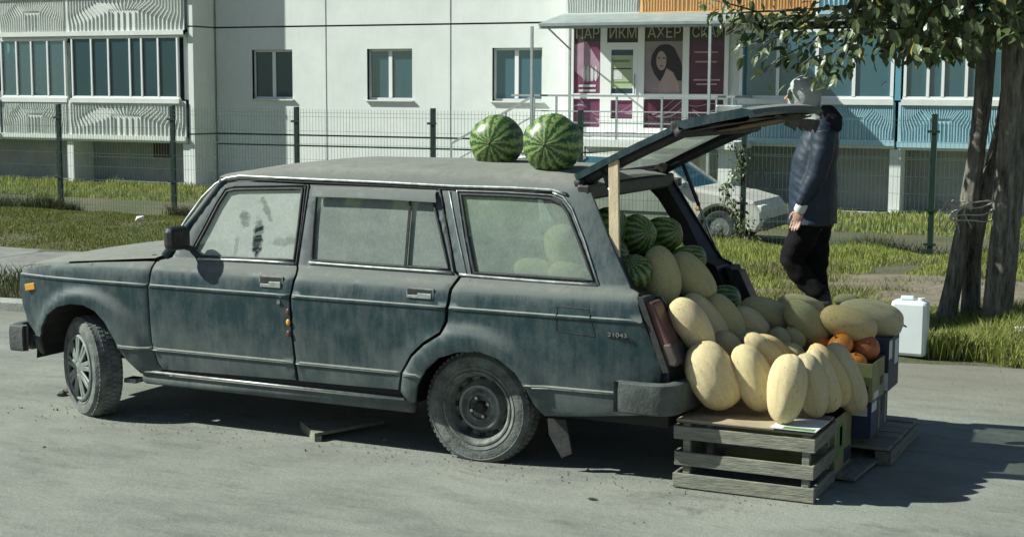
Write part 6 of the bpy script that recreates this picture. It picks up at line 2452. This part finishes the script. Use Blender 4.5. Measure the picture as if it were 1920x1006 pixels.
def wr(co):
    w = noise.noise(Vector((co.x * 3, co.y * 3, co.z * 3))) * .6
    u = co.z + co.x * .55 + w * .12
    v = co.x * .9 - co.z * .35
    a = noise.noise(Vector((u * 15, v * 4.5, co.y * 5)))
    b_ = noise.noise(Vector((u * 30 + 3, v * 8, co.y * 9)))
    c = noise.noise(Vector((co.x * 4, co.y * 4, co.z * 3)))
    return .0028 * (1 - abs(a) * 2) + .003 * b_ + .020 * c - .001


remesh(jk, 'jacket', 'navy', man, .011, 3, wr)
tr_ = MB()
for (dy, pts, rr) in ((.09, [(1532, 400), (1530, 440), (1529, 505), (1538, 560), (1545, 592)], [.115, .112, .092, .082, .075]), (-.085, [(1522, 400), (1505, 440), (1484, 490), (1510, 527), (1540, 553)], [.118, .118, .100, .082, .066])):
    tr_.tube([H(*p_, dy) for p_ in pts], rr, 20)
tr_.tube([H(1526, 425), H(1526, 385)], [.155, .15], 20, flat=1.15, up=UPX)


def wr2(co):
    return .014 * noise.noise(Vector((co.x * 10, co.y * 8, co.z * 15))) + .010 * noise.noise(Vector((co.x * 5, co.y * 5, co.z * 5)))


remesh(tr_, 'trousers', 'trouser', man, .011, 3, wr2)
for dy, q in ((.09, (1546, 598)), (-.09, (1545, 556))):
    a_ = H(*q, dy)
    sh_ = MB().tube([a_ + Vector((.055, 0, -.05)), a_ + Vector((.01, 0, -.052)), a_ + Vector((-.07, 0, -.062)), a_ + Vector((-.17, 0, -.075))], [.045, .052, .052, .036], 12).ell(a_ + Vector((.0, 0, -.0)), (Vector((.055, 0, 0)), Vector((0, .05, 0)), Vector((0, 0, .05))), 10, 8)
    remesh(sh_, 'shoe', 'shoe', man, .008, 2)
# grey hood: shell open to the front (-x), over the head; sits a bit back
hc = H(1503, 180)
hd = MB()
nu, nv_ = 26, 18
for i in range(nv_ + 1):
    ph = math.pi * i / nv_
    for k in range(nu + 1):
        th = R(-140) + R(280) * k / nu
        x = .140 * math.sin(ph) * math.cos(th) + .014
        y = .118 * math.sin(ph) * math.sin(th)
        z = .145 * math.cos(ph) + (-.035 if math.cos(ph) < 0 else 0) * abs(math.cos(ph))
        hd.v.append(hc + Vector((x + .02 * max(0, z) * -1.0, y, z + .012)))
for i in range(nv_):
    for k in range(nu):
        hd.f.append((i * (nu + 1) + k, i * (nu + 1) + k + 1, (i + 1) * (nu + 1) + k + 1, (i + 1) * (nu + 1) + k))
ho = hd.build('hood', M['hood'], man, smooth='all')
for v in ho.data.vertices:
    n_ = v.normal
    w_ = noise.noise(Vector((v.co.x * 18, v.co.y * 14, v.co.z * 12)))
    v.co = v.co + n_ * (.010 * w_)
sd_ = ho.modifiers.new('thick', 'SOLIDIFY')
sd_.thickness = .012
sb_ = ho.modifiers.new('sub', 'SUBSURF')
sb_.levels = sb_.render_levels = 1
nk_ = MB().tube([hc + Vector((.03, 0, -.10)), hc + Vector((.06, 0, -.16)), hc + Vector((.10, 0, -.22))], [.085, .095, .11], 16, flat=1.1, up=UPX)
remesh(nk_, 'hood_collar', 'hood', man, .012, 3, wr)
hn = MB().tube([H(1566, 250), H(1560, 232), H(1548, 214), H(1536, 208)], [.05, .085, .075, .05], 16, flat=1.5)
remesh(hn, 'jacket_hood', 'hood_dark', man, .012, 14, wr)
hr = MB().ell(hc + Vector((-.02, 0, .03)), (Vector((.088, 0, .0)), Vector((0, .080, 0)), Vector((0, 0, .092))), 18, 12).ell(hc + Vector((-.085, 0, -.095)), (Vector((.022, 0, 0)), Vector((0, .04, 0)), Vector((0, 0, .03))), 10, 8)
remesh(hr, 'hair', 'hair', man, .009, 1, lambda co: .006 * noise.noise(co * 60))
a_, c_ = H(1506, 380, -.215), H(1499, 394, -.21)
MB().tube([a_, c_, c_ + (c_ - a_) * .2], [.046, .045, .040], 16).build('cuff', M['cuff'], man, smooth=True)
MB().tube([H(1521, 386, .215), H(1519, 394, .215)], [.045, .042], 14).build('cuff', M['cuff'], man, smooth=True)

# ================================================================ SMALL THINGS ON THE GROUND
p0 = aZ(585, 822, 0)
bb_ = thing('broken_board', 'broken grey plank lying in the shade under the wagon', 'board', (p0.x, p0.y, 0))
q = [aZ(590, 824, .01), aZ(563, 800, .01), aZ(680, 786, .01), aZ(720, 800, .01)]
MB().add([(v.x, v.y, .028) for v in q] + [(v.x, v.y, .045) for v in q], [(3, 2, 1, 0), (4, 5, 6, 7), (0, 1, 5, 4), (1, 2, 6, 5), (2, 3, 7, 6), (3, 0, 4, 7)]).build('plank', M['old_wood'], bb_)
MB().add([(v.x, v.y, 0) for v in (q[0], q[1], q[1] + Vector((.03, .02, 0)), q[0] + Vector((.03, .02, 0)))] + [(v.x, v.y, .027) for v in (q[0], q[1], q[1] + Vector((.03, .02, 0)), q[0] + Vector((.03, .02, 0)))], [(3, 2, 1, 0), (4, 5, 6, 7), (0, 1, 5, 4), (1, 2, 6, 5), (2, 3, 7, 6), (3, 0, 4, 7)]).build('cross_batten', M['old_wood'], bb_)


def rock_mesh(seed, mt):
    rr = Vector((seed * 3.1, seed, 0))
    m_ = MB().ell((0, 0, 0), (Vector((1, 0, 0)), Vector((0, .8, 0)), Vector((0, 0, .62))), 10, 7, lambda d, a, b__: 1 + .45 * noise.noise(d * 1.7 + rr))
    return m_.mesh('stone', M[mt], True)


rocks = [rock_mesh(i, 'stone') for i in range(3)]
for (px_, py_, s_, lab) in ((115, 741, .035, 'dark stone chocked against the front wheel'), (126, 735, .028, 'second smaller dark stone at the front wheel'), (723, 826, .016, 'small pale stone beside the shadow under the wagon'),
                            (352, 778, .014, 'small stone on the shadow edge behind the front wheel'), (933, 866, .010, 'tiny stone at the rear tyre'), (1100, 880, .010, 'tiny stone on the shadow edge behind the rear wheel'),
                            (82, 838, .010, 'flat pebble alone at the far left of the road')):
    P = aZ(px_, py_, 0)
    o = bpy.data.objects.new('stone', rocks[int(px_) % 3])
    col.objects.link(o)
    o.location = (P.x, P.y, s_ * .3)
    o.scale = (s_, s_, s_)
    o.rotation_euler.z = px_
    tag(o, lab, 'stone', 'loose stones on the road')
# gravel crumbs round the wagon
m_ = MB()
for i in range(1300):
    zone = rl_.random()
    if zone < .72:
        x, y = rl_.uniform(-3.0, 1.7), rl_.gauss(.06, .13) + .05 * math.sin(rl_.uniform(-3, 3))
    elif zone < .92:
        x, y = rl_.uniform(-4, 4), rl_.gauss(3.1, .4)
    else:
        x, y = rl_.uniform(-4, 4), rl_.uniform(-2.5, 2)
    s_ = .0012 + .0045 * rl_.random() ** 3
    if rl_.random() < .03: s_ *= 1.8
    c = Vector((x, y, s_ * .5 + .002))
    m_.add([c + Vector((s_, 0, 0)), c + Vector((0, s_ * .8, 0)), c + Vector((-s_, 0, 0)), c + Vector((0, -s_, 0)), c + Vector((0, 0, s_)), c - Vector((0, 0, s_))],
           [(0, 1, 4), (1, 2, 4), (2, 3, 4), (3, 0, 4), (1, 0, 5), (2, 1, 5), (3, 2, 5), (0, 3, 5)])
tag(m_.build('gravel', M['stone'], None, fix=False), 'fine loose gravel and crumbs scattered on the road round the wagon', 'gravel', kind='stuff')
P = aZ(1108, 936, 0)
lo_ = bpy.data.objects.new('fallen_leaf', lm)
col.objects.link(lo_)
lo_.location = (P.x - .02, P.y, .006)
lo_.scale = (.06, .06, .06)
lo_.active_material_index = 0
tag(lo_, 'single dry leaf lying on the open road below the crate', 'leaf')
for (px_, py_, lab) in ((260, 414, 'scrap of white paper on the lawn by the fence'), (1912, 628, 'scrap of white paper on the ground right of the tree trunks')):
    P = aZ(px_, py_, .08)
    m_ = MB().add([P + Vector((-.06, 0, 0)), P + Vector((.06, .02, .01)), P + Vector((.07, .03, .07)), P + Vector((-.04, .01, .06)), P + Vector((.0, -.03, .035))], [(0, 1, 4), (1, 2, 4), (2, 3, 4), (3, 0, 4)])
    tag(m_.build('paper_scrap', M['paper'], None), lab, 'litter', 'paper scraps')
